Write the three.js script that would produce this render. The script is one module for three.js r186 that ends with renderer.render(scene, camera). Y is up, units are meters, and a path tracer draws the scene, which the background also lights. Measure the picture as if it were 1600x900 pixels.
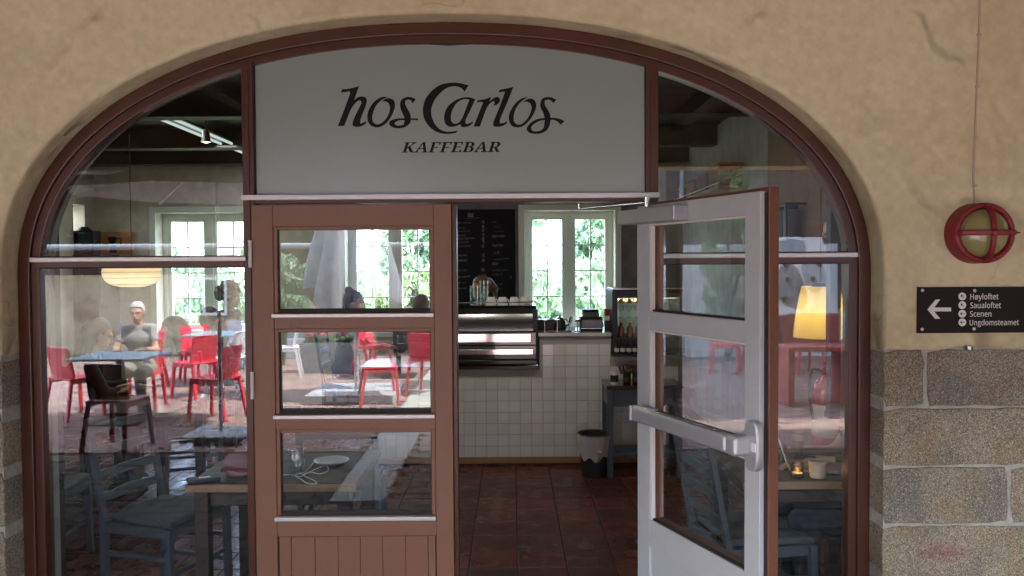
import * as THREE from 'three';
import { RoundedBoxGeometry } from 'three/addons/geometries/RoundedBoxGeometry.js';
import { mergeGeometries, mergeVertices, toCreasedNormals } from 'three/addons/utils/BufferGeometryUtils.js';
import { TextGeometry } from 'three/addons/geometries/TextGeometry.js';
import { FontLoader } from 'three/addons/loaders/FontLoader.js';
import { RectAreaLightUniformsLib } from 'three/addons/lights/RectAreaLightUniformsLib.js';

// ---------------------------------------------------------------- camera, sky, sun, exposure
const scene = new THREE.Scene();
const camera = new THREE.PerspectiveCamera(38.19, 16 / 9, 0.05, 400);
camera.position.set(0, 1.73, 3.4);
camera.rotation.order = 'YXZ';
camera.rotation.set(-1.72 * Math.PI / 180, 0, -0.36 * Math.PI / 180);
camera.updateMatrixWorld(true); camera.updateProjectionMatrix();
scene.add(camera);

const renderer = new THREE.WebGLRenderer({ antialias: true });
renderer.setSize(1024, 576);
renderer.toneMapping = THREE.LinearToneMapping;
renderer.toneMappingExposure = 13.4;
renderer.shadowMap.enabled = true;
RectAreaLightUniformsLib.init();

let seed = 20240;
const rnd = () => { seed = (seed * 1664525 + 1013904223) >>> 0; return seed / 4294967296; };
const rr = (a, b) => a + (b - a) * rnd();
function hash(x, y, s) { let h = Math.imul(x, 374761393) ^ Math.imul(y, 668265263) ^ Math.imul(s, 1274126177); h = Math.imul(h ^ (h >>> 13), 1274126177); return ((h ^ (h >>> 16)) >>> 0) / 4294967296; }
function vnoise(x, y, per, s) {
  const xi = Math.floor(x), yi = Math.floor(y), fx = x - xi, fy = y - yi, u = fx * fx * (3 - 2 * fx), v = fy * fy * (3 - 2 * fy);
  const m = (a) => ((a % per) + per) % per, x0 = m(xi), x1 = m(xi + 1), y0 = m(yi), y1 = m(yi + 1);
  const a = hash(x0, y0, s), b = hash(x1, y0, s), c = hash(x0, y1, s), d = hash(x1, y1, s);
  return a + (b - a) * u + (c - a) * v + (a - b - c + d) * u * v;
}
function fbm(u, v, per, oct, s, gain = 0.5) { let t = 0, a = 1, n = 0; for (let i = 0; i < oct; i++) { t += a * vnoise(u * per, v * per, per, s + i * 17); n += a; a *= gain; per *= 2; } return t / n; }

{ // hazy bright sky with soft cloud
  const w = 256, h = 128, d = new Float32Array(w * h * 4);
  for (let j = 0; j < h; j++) for (let i = 0; i < w; i++) {
    const el = (j + 0.5) / h - 0.5, e = Math.max(0, el * 2);          // -1 .. 1
    const c = Math.min(1, Math.max(0, (fbm(i / w, j / h * 0.5, 6, 5, 5) - 0.42) * 4)) * (0.35 + 0.65 * (1 - e));
    const s = 1.0 - 0.4 * e, k = (j * w + i) * 4;
    d[k] = (s * 0.72) * (1 - c) + 1.75 * c; d[k + 1] = (s * 0.95) * (1 - c) + 1.76 * c; d[k + 2] = (s * 1.45) * (1 - c) + 1.82 * c; d[k + 3] = 1;
    if (el < 0) { d[k] = 0.35; d[k + 1] = 0.37; d[k + 2] = 0.38; }
  }
  const t = new THREE.DataTexture(d, w, h, THREE.RGBAFormat, THREE.FloatType);
  t.mapping = THREE.EquirectangularReflectionMapping; t.magFilter = t.minFilter = THREE.LinearFilter; t.needsUpdate = true;
  scene.background = t; scene.environment = t;
  scene.backgroundIntensity = 1.0; scene.environmentIntensity = 1.0;
}
const sun = new THREE.DirectionalLight(new THREE.Color(1, 0.96, 0.90), 3.1);
sun.position.set(16.2, 24.6, -3.2); sun.target.position.set(0, 0, 0);
sun.castShadow = true; sun.shadow.radius = 4; sun.shadow.mapSize.set(2048, 2048);
Object.assign(sun.shadow.camera, { left: -22, right: 22, top: 22, bottom: -22, near: 1, far: 80 });
scene.add(sun, sun.target);

// ---------------------------------------------------------------- helpers
const V = (x, y, z) => new THREE.Vector3(x, y, z);
const R = (d) => d * Math.PI / 180;
const _o = camera.position.clone();
function ray(px, py) { return V(px / 800 - 1, 1 - py / 450, 0.5).unproject(camera).sub(_o).normalize(); }
const P = (px, py, z = 0) => { const d = ray(px, py); return d.multiplyScalar((z - _o.z) / d.z).add(_o); };          // measuring: where a sight line meets the plane at depth z
const PX = (px, py, x) => { const d = ray(px, py); return d.multiplyScalar((x - _o.x) / d.x).add(_o); };
const PM = (px, py, c) => { const p = P(px, py, -c); p.z = c; return p; };                                            // the same for what the panes mirror

const used = new Map();
function numbered(n) { const k = used.get(n) || 0; used.set(n, k + 1); return k ? n + '_' + String(k).padStart(3, '0') : n; }
function tag(o, label, category, group, kind) { const u = { label, category }; if (!category) delete u.category; if (group) u.group = group; if (kind) u.kind = kind; o.userData = u; return o; }
function thing(name, label, category, pos = [0, 0, 0], turn = 0, group) {
  const o = new THREE.Group(); o.name = numbered(name); o.position.set(...pos); o.rotation.y = turn; scene.add(o); return tag(o, label, category, group);
}
function structure(name, label, pos = [0, 0, 0]) { const o = new THREE.Group(); o.name = name; o.position.set(...pos); scene.add(o); o.userData = { kind: 'structure', label }; return o; }
function fixGeo(g) { let q = g.index ? g.toNonIndexed() : g; if (!q.attributes.normal) q.computeVertexNormals(); for (const k of Object.keys(q.attributes)) if (!['position', 'normal', 'uv'].includes(k)) q.deleteAttribute(k); return q; }
function metric(g, ox = 0, oy = 0) {                                       // uv in metres, by the main direction of each face
  g = fixGeo(g); const p = g.attributes.position, n = p.count, uv = new Float32Array(n * 2), a = V(), b = V(), c = V();
  for (let i = 0; i < n; i += 3) {
    a.fromBufferAttribute(p, i); b.fromBufferAttribute(p, i + 1); c.fromBufferAttribute(p, i + 2);
    const N = b.clone().sub(a).cross(c.clone().sub(a)), ax = Math.abs(N.x), ay = Math.abs(N.y), az = Math.abs(N.z);
    [a, b, c].forEach((q, k) => { const [u, v] = az >= ax && az >= ay ? [q.x, q.y] : ax >= ay ? [q.z, q.y] : [q.x, q.z]; uv[(i + k) * 2] = u + ox; uv[(i + k) * 2 + 1] = v + oy; });
  }
  g.setAttribute('uv', new THREE.BufferAttribute(uv, 2)); return g;
}
function mesh(name, geos, mat, parent, uvoff) {
  const list = (Array.isArray(geos) ? geos : [geos]).map((g) => metric(g, uvoff ? uvoff[0] : 0, uvoff ? uvoff[1] : 0));
  const g = list.length > 1 ? mergeGeometries(list) : list[0];
  const m = new THREE.Mesh(g, mat); m.name = parent ? name : numbered(name); m.castShadow = m.receiveShadow = true; (parent || scene).add(m); return m;
}
const rawMesh = (name, g, mat, parent) => { const m = new THREE.Mesh(g, mat); m.name = parent ? name : numbered(name); m.castShadow = m.receiveShadow = true; (parent || scene).add(m); return m; };
// box between two corners, slightly rounded when r is given
function bx(x0, x1, y0, y1, z0, z1, r = 0) {
  const w = Math.abs(x1 - x0), h = Math.abs(y1 - y0), d = Math.abs(z1 - z0);
  r = Math.min(r, w / 2.1, h / 2.1, d / 2.1);
  const g = r > 0 ? new RoundedBoxGeometry(w, h, d, 2, r) : new THREE.BoxGeometry(w, h, d);
  return g.translate((x0 + x1) / 2, (y0 + y1) / 2, (z0 + z1) / 2);
}
function cyl(r0, r1, y0, y1, x = 0, z = 0, n = 24) { return new THREE.CylinderGeometry(r1, r0, y1 - y0, n).translate(x, (y0 + y1) / 2, z); }
function rod(a, b, r0, r1 = r0, n = 10) {
  a = V(...a); b = V(...b); const d = b.clone().sub(a), g = new THREE.CylinderGeometry(r1, r0, d.length(), n);
  g.applyQuaternion(new THREE.Quaternion().setFromUnitVectors(V(0, 1, 0), d.clone().normalize())); const m = a.add(b).multiplyScalar(0.5); return g.translate(m.x, m.y, m.z);
}
function bar(a, b, w, d, r = 0.003) {                                       // square bar from a to b
  a = V(...a); b = V(...b); const q = b.clone().sub(a), L = q.length(), g = new RoundedBoxGeometry(w, L, d, 2, Math.min(r, w / 2.2, d / 2.2));
  const y = q.normalize(); let x = V(0, 0, 1).cross(y); if (x.length() < 0.01) x = V(1, 0, 0); x.normalize(); const z = x.clone().cross(y);
  // keep the bar's own x towards world x where it can
  const X = Math.abs(y.x) < 0.99 ? V(1, 0, 0).sub(y.clone().multiplyScalar(y.x)).normalize() : x, Z = X.clone().cross(y);
  g.applyMatrix4(new THREE.Matrix4().makeBasis(X, y, Z)); const m = a.add(b).multiplyScalar(0.5); return g.translate(m.x, m.y, m.z);
}
const tube = (pts, r, seg = 40, n = 8, closed = false) => new THREE.TubeGeometry(new THREE.CatmullRomCurve3(pts.map((p) => V(...p)), closed), seg, r, n, closed);
const lathe = (pts, n = 32) => new THREE.LatheGeometry(pts.map((p) => new THREE.Vector2(...p)), n);
const shapeOf = (pts, holes = []) => { const s = new THREE.Shape(pts.map((p) => new THREE.Vector2(p[0], p[1]))); for (const h of holes) s.holes.push(new THREE.Path(h.map((p) => new THREE.Vector2(p[0], p[1])))); return s; };
function slab(shape, z0, z1, bevel = 0, seg = 2) {                          // extrusion between z0 and z1, edges rounded by bevel inside that
  const g = new THREE.ExtrudeGeometry(shape, { depth: z1 - z0 - 2 * bevel, bevelEnabled: bevel > 0, bevelThickness: bevel, bevelSize: bevel, bevelOffset: -bevel, bevelSegments: seg, curveSegments: 16 });
  return g.translate(0, 0, z0 + bevel);
}

// ---------------------------------------------------------------- textures and materials
function tex(n, f, o = {}) {
  const d = new Uint8Array(n * n * 4);
  for (let j = 0; j < n; j++) for (let i = 0; i < n; i++) { const c = f(i / n, j / n, i, j), k = (j * n + i) * 4; const q = typeof c === 'number' ? [c, c, c] : c; for (let m = 0; m < 3; m++) d[k + m] = Math.max(0, Math.min(255, q[m] * 255)); d[k + 3] = 255; }
  const t = new THREE.DataTexture(d, n, n, THREE.RGBAFormat); t.wrapS = t.wrapT = THREE.RepeatWrapping; t.magFilter = THREE.LinearFilter; t.minFilter = THREE.LinearMipmapLinearFilter; t.generateMipmaps = true;
  if (o.srgb) t.colorSpace = THREE.SRGBColorSpace; if (o.size) t.repeat.set(1 / o.size, 1 / (o.sizeY || o.size)); t.needsUpdate = true; return t;
}
const mix = (a, b, t) => a.map((v, i) => v + (b[i] - v) * t);
const sst = (a, b, x) => { const t = Math.max(0, Math.min(1, (x - a) / (b - a))); return t * t * (3 - 2 * t); };
const std = (o) => new THREE.MeshStandardMaterial(o);
const phy = (o) => new THREE.MeshPhysicalMaterial(o);
const rgb = (r, g, b) => new THREE.Color().setRGB(r, g, b);

const T = {};
T.plaster = tex(1024, (u, v) => {                                           // ochre lime wash: broad tone shifts, grey smudges, fine tooth
  const a = fbm(u, v, 3, 5, 1), b = fbm(u, v, 7, 5, 9), f = fbm(u, v, 90, 3, 3), m = fbm(u, v, 4, 4, 55);
  let c = mix([0.755, 0.70, 0.555], [0.805, 0.76, 0.61], sst(0.3, 0.7, a)); c = mix(c, [0.56, 0.475, 0.37], 0.6 * sst(0.58, 0.76, b) * sst(0.4, 0.62, m));
  const st = fbm(u + 0.3 * v, v - 0.25 * u * 0, 10, 4, 151); c = mix(c, [0.50, 0.42, 0.33], 0.55 * sst(0.62, 0.78, st) * sst(0.5, 0.68, fbm(u, v, 5, 3, 161)));
  const ck = Math.abs(fbm(u, v, 5, 5, 171, 0.6) - 0.5), cm = sst(0.55, 0.7, fbm(u, v, 3, 2, 181)); if (ck < 0.002) c = mix(c, [0.46, 0.39, 0.30], 0.4 * cm);
  const k = 0.94 + 0.12 * f; return c.map((x) => x * k);
}, { srgb: 1, size: 2.6 });
T.plasterB = tex(1024, (u, v) => {
  const w = fbm(u, v, 4, 3, 21), d = fbm(u + 0.04 * w, v * 1.0, 9, 4, 31), e = fbm(u, v, 22, 3, 77), f = fbm(u, v, 110, 2, 41);
  const dent = sst(0.56, 0.72, d) * 0.35, scr = Math.abs(e - 0.5) * sst(0.5, 0.68, w) * 0.5; const tr = fbm(u + 0.35 * v, v * 0.5 - 0.2 * u * 0, 16, 4, 211); const sm = sst(0.5, 0.62, w) * (1 - sst(0.62, 0.75, w)); return 0.3 + 0.34 * w - dent * 1.2 - scr * 0.12 + 0.16 * sm * tr + 0.05 * f;
}, { size: 2.6 });
T.granite = tex(1024, (u, v, i, j) => {
  const a = fbm(u, v, 5, 5, 4), g = fbm(u, v, 210, 2, 8, 0.7), s = fbm(u, v, 260, 1, 12), k = fbm(u, v, 240, 2, 14, 0.8), r = fbm(u, v, 7, 3, 19);
  let c = mix([0.47, 0.455, 0.41], [0.56, 0.53, 0.455], sst(0.35, 0.65, a)); c = mix(c, [0.55, 0.47, 0.34], 0.4 * sst(0.5, 0.7, r));
  c = mix(c, [0.27, 0.26, 0.245], 0.6 * sst(0.54, 0.66, g)); c = mix(c, [0.78, 0.77, 0.72], 0.7 * sst(0.62, 0.74, k)); c = mix(c, [0.32, 0.29, 0.26], 0.5 * sst(0.7, 0.85, s)); return c;
}, { srgb: 1, size: 0.8 });
T.graniteB = tex(512, (u, v) => 0.6 * fbm(u, v, 14, 4, 61) + 0.4 * fbm(u, v, 120, 2, 62), { size: 0.5 });
T.mortar = tex(256, (u, v) => { const f = fbm(u, v, 20, 4, 71); return [0.58 + 0.16 * f, 0.57 + 0.16 * f, 0.525 + 0.16 * f]; }, { srgb: 1, size: 0.4 });
T.paint = tex(512, (u, v) => { const f = fbm(u, v, 6, 5, 81), g = fbm(u, v, 60, 2, 82); return 0.91 + 0.10 * (f - 0.5) + 0.05 * (g - 0.5); }, { size: 0.7 });
T.paintR = tex(512, (u, v) => 0.78 + 0.14 * (fbm(u, v, 9, 5, 85) - 0.5), { size: 0.5 });
T.brushB = tex(512, (u, v) => 0.5 + 0.5 * (fbm(u, v * 0.06, 64, 3, 87) - 0.5), { size: 0.35 });
T.terra = tex(512, (u, v) => { const f = fbm(u, v, 5, 5, 91), g = fbm(u, v, 40, 3, 92), k = 0.78 + 0.5 * (f - 0.5) + 0.25 * (g - 0.5); return [k, k * (0.97 - 0.1 * f), k * (0.95 - 0.14 * f)]; }, { size: 0.9 });
T.terraR = tex(512, (u, v) => 0.55 + 0.7 * (fbm(u, v, 7, 5, 95) - 0.5), { size: 0.7 });
T.wood = tex(512, (u, v) => { const w = fbm(u, v * 0.12, 24, 4, 101) + 0.35 * Math.sin(40 * (v + 0.25 * fbm(u, v, 4, 3, 103))), k = 0.75 + 0.22 * w; return [k, k * 0.96, k * 0.9]; }, { size: 0.6 });
T.noise = tex(512, (u, v) => fbm(u, v, 8, 6, 111), { size: 1 });
T.speck = tex(256, (u, v) => { const k = 0.8 + 0.4 * (fbm(u, v, 6, 5, 121) - 0.5); return k; }, { size: 0.6 });
T.skirt = tex(256, (u, v) => { const a = fbm(u, v, 5, 2, 301), b = fbm(u, v, 4, 2, 311); if (a > 0.58) return [0.2, 0.5, 0.55]; if (b > 0.5) return Math.sin(60 * u + 9 * v) > 0 ? [0.6, 0.47, 0.2] : [0.35, 0.25, 0.12]; return [0.33, 0.1, 0.14]; }, { srgb: 1, size: 0.5 });
T.weave = tex(256, (u, v) => 0.5 + 0.25 * Math.sin(u * 2 * Math.PI * 64) * Math.sin(v * 2 * Math.PI * 64) + 0.2 * (fbm(u, v, 12, 4, 131) - 0.5), { size: 0.25 });

const M = {
  plaster: std({ map: T.plaster, bumpMap: T.plasterB, bumpScale: 0.03, roughness: 0.95 }),
  mortar: std({ map: T.mortar, bumpMap: T.graniteB, bumpScale: 0.006, roughness: 0.98 }),
  granite: [[1.08, 1.06, 1.02], [1.0, 0.98, 0.95], [1.14, 1.1, 1.0], [1.05, 1.04, 1.0]].map((c) => std({ map: T.granite, color: rgb(...c), bumpMap: T.graniteB, bumpScale: 0.007, roughness: 0.9 })),
  graniteRed: std({ map: T.granite, color: rgb(1.0, 0.72, 0.70), bumpMap: T.graniteB, bumpScale: 0.007, roughness: 0.9 }),
  frame: std({ map: T.paint, color: rgb(0.078, 0.026, 0.013), roughness: 0.42, roughnessMap: T.paintR, bumpMap: T.brushB, bumpScale: 0.0006 }),
  leaf: std({ map: T.paint, color: rgb(0.215, 0.098, 0.052), roughness: 0.55, roughnessMap: T.paintR, bumpMap: T.brushB, bumpScale: 0.0006 }),
  edge: std({ map: T.paint, color: rgb(0.17, 0.06, 0.03), roughness: 0.5, bumpMap: T.brushB, bumpScale: 0.0006 }),
  doorGrey: std({ map: T.paint, color: rgb(0.47, 0.475, 0.465), roughness: 0.5, bumpMap: T.brushB, bumpScale: 0.0005 }),
  bead: std({ color: rgb(0.66, 0.64, 0.58), roughness: 0.5 }),
  gasket: std({ color: rgb(0.012, 0.011, 0.011), roughness: 0.7 }),
  alum: std({ color: rgb(0.62, 0.61, 0.60), metalness: 0.35, roughness: 0.35 }),
  steel: std({ color: rgb(0.6, 0.6, 0.6), metalness: 1, roughness: 0.25 }),
  chrome: std({ color: rgb(0.75, 0.75, 0.75), metalness: 1, roughness: 0.08 }),
  silver: std({ color: rgb(0.46, 0.46, 0.47), metalness: 0.55, roughness: 0.42 }),
  hinge: std({ color: rgb(0.62, 0.59, 0.55), roughness: 0.45 }),
  glass: phy({ color: rgb(0.96, 0.98, 0.97), roughness: 0, transmission: 1, thickness: 0, ior: 2.0 }),
  winGlass: phy({ color: rgb(0.97, 0.98, 0.97), roughness: 0, transmission: 1, thickness: 0, ior: 1.5 }),
  frost: phy({ color: rgb(0.205, 0.242, 0.202), roughness: 0.3, ior: 2.2 }),
  ink: phy({ color: rgb(0.006, 0.006, 0.006), roughness: 0.4, specularIntensity: 0.35 }),
  white: std({ color: rgb(0.75, 0.74, 0.72), roughness: 0.5 }),
  innerWall: std({ map: T.speck, color: rgb(0.66, 0.60, 0.47), roughness: 0.9 }),
  innerGrey: std({ map: T.speck, color: rgb(0.46, 0.47, 0.46), roughness: 0.9 }),
  brownWall: std({ map: T.speck, color: rgb(0.26, 0.18, 0.13), roughness: 0.85 }),
  greyBack: std({ map: T.speck, color: rgb(0.30, 0.275, 0.26), roughness: 0.9 }),
  ceilDark: std({ map: T.wood, color: rgb(0.02, 0.016, 0.014), roughness: 0.7 }),
  beam: std({ map: T.wood, color: rgb(0.028, 0.018, 0.013), roughness: 0.6 }),
  arcadeWood: std({ map: T.wood, color: rgb(0.05, 0.037, 0.027), roughness: 0.8 }),
  winFrame: std({ color: rgb(0.80, 0.83, 0.72), roughness: 0.45 }),
  grout: std({ color: rgb(0.030, 0.022, 0.018), roughness: 0.95 }),
  terra: [[0.15, 0.038, 0.022], [0.115, 0.032, 0.02], [0.18, 0.044, 0.024], [0.09, 0.03, 0.02]].map((c) => std({ map: T.terra, color: rgb(...c), roughness: 0.55, roughnessMap: T.terraR, bumpMap: T.noise, bumpScale: 0.002 })),
  ceramic: [[0.80, 0.815, 0.79], [0.76, 0.78, 0.755], [0.83, 0.84, 0.81]].map((c) => phy({ color: rgb(...c), roughness: 0.12, clearcoat: 0.3 })),
  tileGrout: std({ color: rgb(0.45, 0.45, 0.42), roughness: 0.9 }),
  pine: std({ map: T.wood, color: rgb(0.42, 0.23, 0.10), roughness: 0.5 }),
  oak: std({ map: T.wood, color: rgb(0.30, 0.20, 0.11), roughness: 0.45 }),
  tableTop: std({ map: T.wood, color: rgb(0.10, 0.075, 0.05), roughness: 0.65 }),
  darkTop: std({ map: T.wood, color: rgb(0.05, 0.038, 0.032), roughness: 0.18 }),
  charcoal: std({ map: T.paint, color: rgb(0.085, 0.11, 0.135), roughness: 0.45 }),
  seatGrey: std({ map: T.weave, color: rgb(0.16, 0.19, 0.215), roughness: 0.85, bumpMap: T.weave, bumpScale: 0.001 }),
  black: std({ color: rgb(0.012, 0.012, 0.013), roughness: 0.4 }),
  blackGloss: phy({ color: rgb(0.01, 0.01, 0.011), roughness: 0.12, clearcoat: 0.6 }),
  machine: phy({ color: rgb(0.22, 0.22, 0.23), metalness: 0.95, roughness: 0.24 }),
  tumbler: phy({ color: rgb(0.88, 0.95, 0.94), roughness: 0.03, transmission: 1, thickness: 0, ior: 2.1 }),
  red: phy({ color: rgb(0.68, 0.05, 0.075), roughness: 0.35, clearcoat: 0.2 }),
  maroon: phy({ color: rgb(0.17, 0.014, 0.024), roughness: 0.4 }),  // red chair plastic with shade painted into the colour
  whitePlastic: phy({ color: rgb(0.72, 0.73, 0.73), roughness: 0.35 }),
  lampRed: std({ map: T.paint, color: rgb(0.23, 0.012, 0.02), roughness: 0.45, bumpMap: T.noise, bumpScale: 0.002 }),
  lampGlobe: phy({ map: T.speck, color: rgb(0.30, 0.265, 0.10), roughness: 0.12, clearcoat: 0.6 }),
  blueTop: std({ color: rgb(0.26, 0.38, 0.44), roughness: 0.3 }),
  greyBox: std({ map: T.speck, color: rgb(0.24, 0.26, 0.27), roughness: 0.7 }),
  canvasGrey: std({ map: T.weave, color: rgb(0.42, 0.43, 0.49), roughness: 0.9, side: THREE.DoubleSide }),
  concrete: std({ map: T.speck, color: rgb(0.42, 0.43, 0.44), roughness: 0.85 }),
  signBoard: phy({ color: rgb(0.014, 0.010, 0.010), roughness: 0.5, specularIntensity: 0.3 }),
  signInk: std({ color: rgb(0.70, 0.68, 0.64), roughness: 0.5 }),
  clearGlass: phy({ color: rgb(0.92, 0.97, 0.96), roughness: 0.02, transmission: 1, thickness: 0, ior: 1.5 }),
  paperLamp: phy({ color: rgb(0.85, 0.78, 0.63), roughness: 0.95, transmission: 0.5, thickness: 0, emissive: rgb(1, 0.60, 0.26), emissiveIntensity: 0.008 }),
  yellowLamp: phy({ color: rgb(0.80, 0.66, 0.24), roughness: 0.95, transmission: 0.5, thickness: 0, emissive: rgb(1, 0.78, 0.28), emissiveIntensity: 0.008 }),
  bulb: std({ color: 0x000000, emissive: rgb(1, 0.72, 0.38), emissiveIntensity: 0.25 }),
  tubeGlow: std({ color: 0x222222, emissive: rgb(0.85, 1, 0.98), emissiveIntensity: 0.055 }),
  skin: phy({ color: rgb(0.50, 0.30, 0.21), roughness: 0.55 }),
  eye: std({ color: rgb(0.02, 0.015, 0.012), roughness: 0.1 }),
  lip: std({ color: rgb(0.32, 0.10, 0.09), roughness: 0.5 }),
};
const cloth = (r, g, b) => std({ map: T.weave, color: rgb(r, g, b), roughness: 0.9 });
const hairM = (r, g, b) => std({ color: rgb(r, g, b), roughness: 0.6, bumpMap: T.brushB, bumpScale: 0.004 });
const leafM = (r, g, b) => phy({ color: rgb(r, g, b), roughness: 0.6, side: THREE.DoubleSide, transmission: 0.35, thickness: 0 });
// ---------------------------------------------------------------- the arched opening
const JL = P(29, 549).x, JR = P(1361, 533).x, CX = (JL + JR) / 2, HA = (JR - JL) / 2;
const SPRING = P(695, 432).y, TOP = P(700, 34).y, HB = TOP - SPRING, STONE = P(1450, 547, 0.12).y;
const archPt = (t) => { const c = Math.cos(t), s = Math.sin(t), n = 2 / 2.2; return [CX + Math.sign(c) * HA * Math.pow(Math.abs(c), n), SPRING + HB * Math.pow(Math.abs(s), n)]; };
function archCurve(inset, N = 96) {                                        // left springing to right springing, moved inward by inset
  const raw = []; for (let i = 0; i <= N * 4; i++) raw.push(archPt(Math.PI * (1 - i / (N * 4))));
  const L = [0]; for (let i = 1; i < raw.length; i++) L.push(L[i - 1] + Math.hypot(raw[i][0] - raw[i - 1][0], raw[i][1] - raw[i - 1][1]));
  const out = []; let k = 0;
  for (let i = 0; i <= N; i++) {
    const s = L[L.length - 1] * i / N; while (k < L.length - 2 && L[k + 1] < s) k++;
    const f = (s - L[k]) / (L[k + 1] - L[k]), x = raw[k][0] + f * (raw[k + 1][0] - raw[k][0]), y = raw[k][1] + f * (raw[k + 1][1] - raw[k][1]);
    const a = raw[Math.max(0, k - 3)], b = raw[Math.min(raw.length - 1, k + 4)]; let tx = b[0] - a[0], ty = b[1] - a[1]; const l = Math.hypot(tx, ty); tx /= l; ty /= l;
    out.push(i === 0 ? [CX - HA + inset, SPRING] : i === N ? [CX + HA - inset, SPRING] : [x + ty * inset, y - tx * inset]);
  }
  return out;
}
// a ring from the floor up the left jamb, over the arch and down the right jamb
function ringShape(i0, i1, y0 = 0) {
  const o = archCurve(i0), n = archCurve(i1);
  return shapeOf([[CX - HA + i0, y0], ...o, [CX + HA - i0, y0], [CX + HA - i1, y0], ...n.slice().reverse(), [CX - HA + i1, y0]]);
}
// the area inside the arch (inset) clipped to x0..x1, above y0
function archPane(inset, x0, x1, y0) {
  const c = archCurve(inset, 160), at = (x) => { let best = null; for (let i = 1; i < c.length; i++) if ((c[i - 1][0] - x) * (c[i][0] - x) <= 0 && c[i][0] !== c[i - 1][0]) { const f = (x - c[i - 1][0]) / (c[i][0] - c[i - 1][0]); best = [x, c[i - 1][1] + f * (c[i][1] - c[i - 1][1])]; } return best; };
  const a = at(x0), b = at(x1), mid = c.filter((p) => p[0] > x0 + 1e-4 && p[0] < x1 - 1e-4 && p[1] > y0 + 1e-4);
  const pts = []; 
  pts.push([Math.max(x0, a ? x0 : mid[0][0]), y0]); if (a && a[1] > y0) pts.push(a); pts.push(...mid); if (b && b[1] > y0) pts.push(b); pts.push([b ? x1 : mid[mid.length - 1][0], y0]);
  return pts;
}

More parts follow.
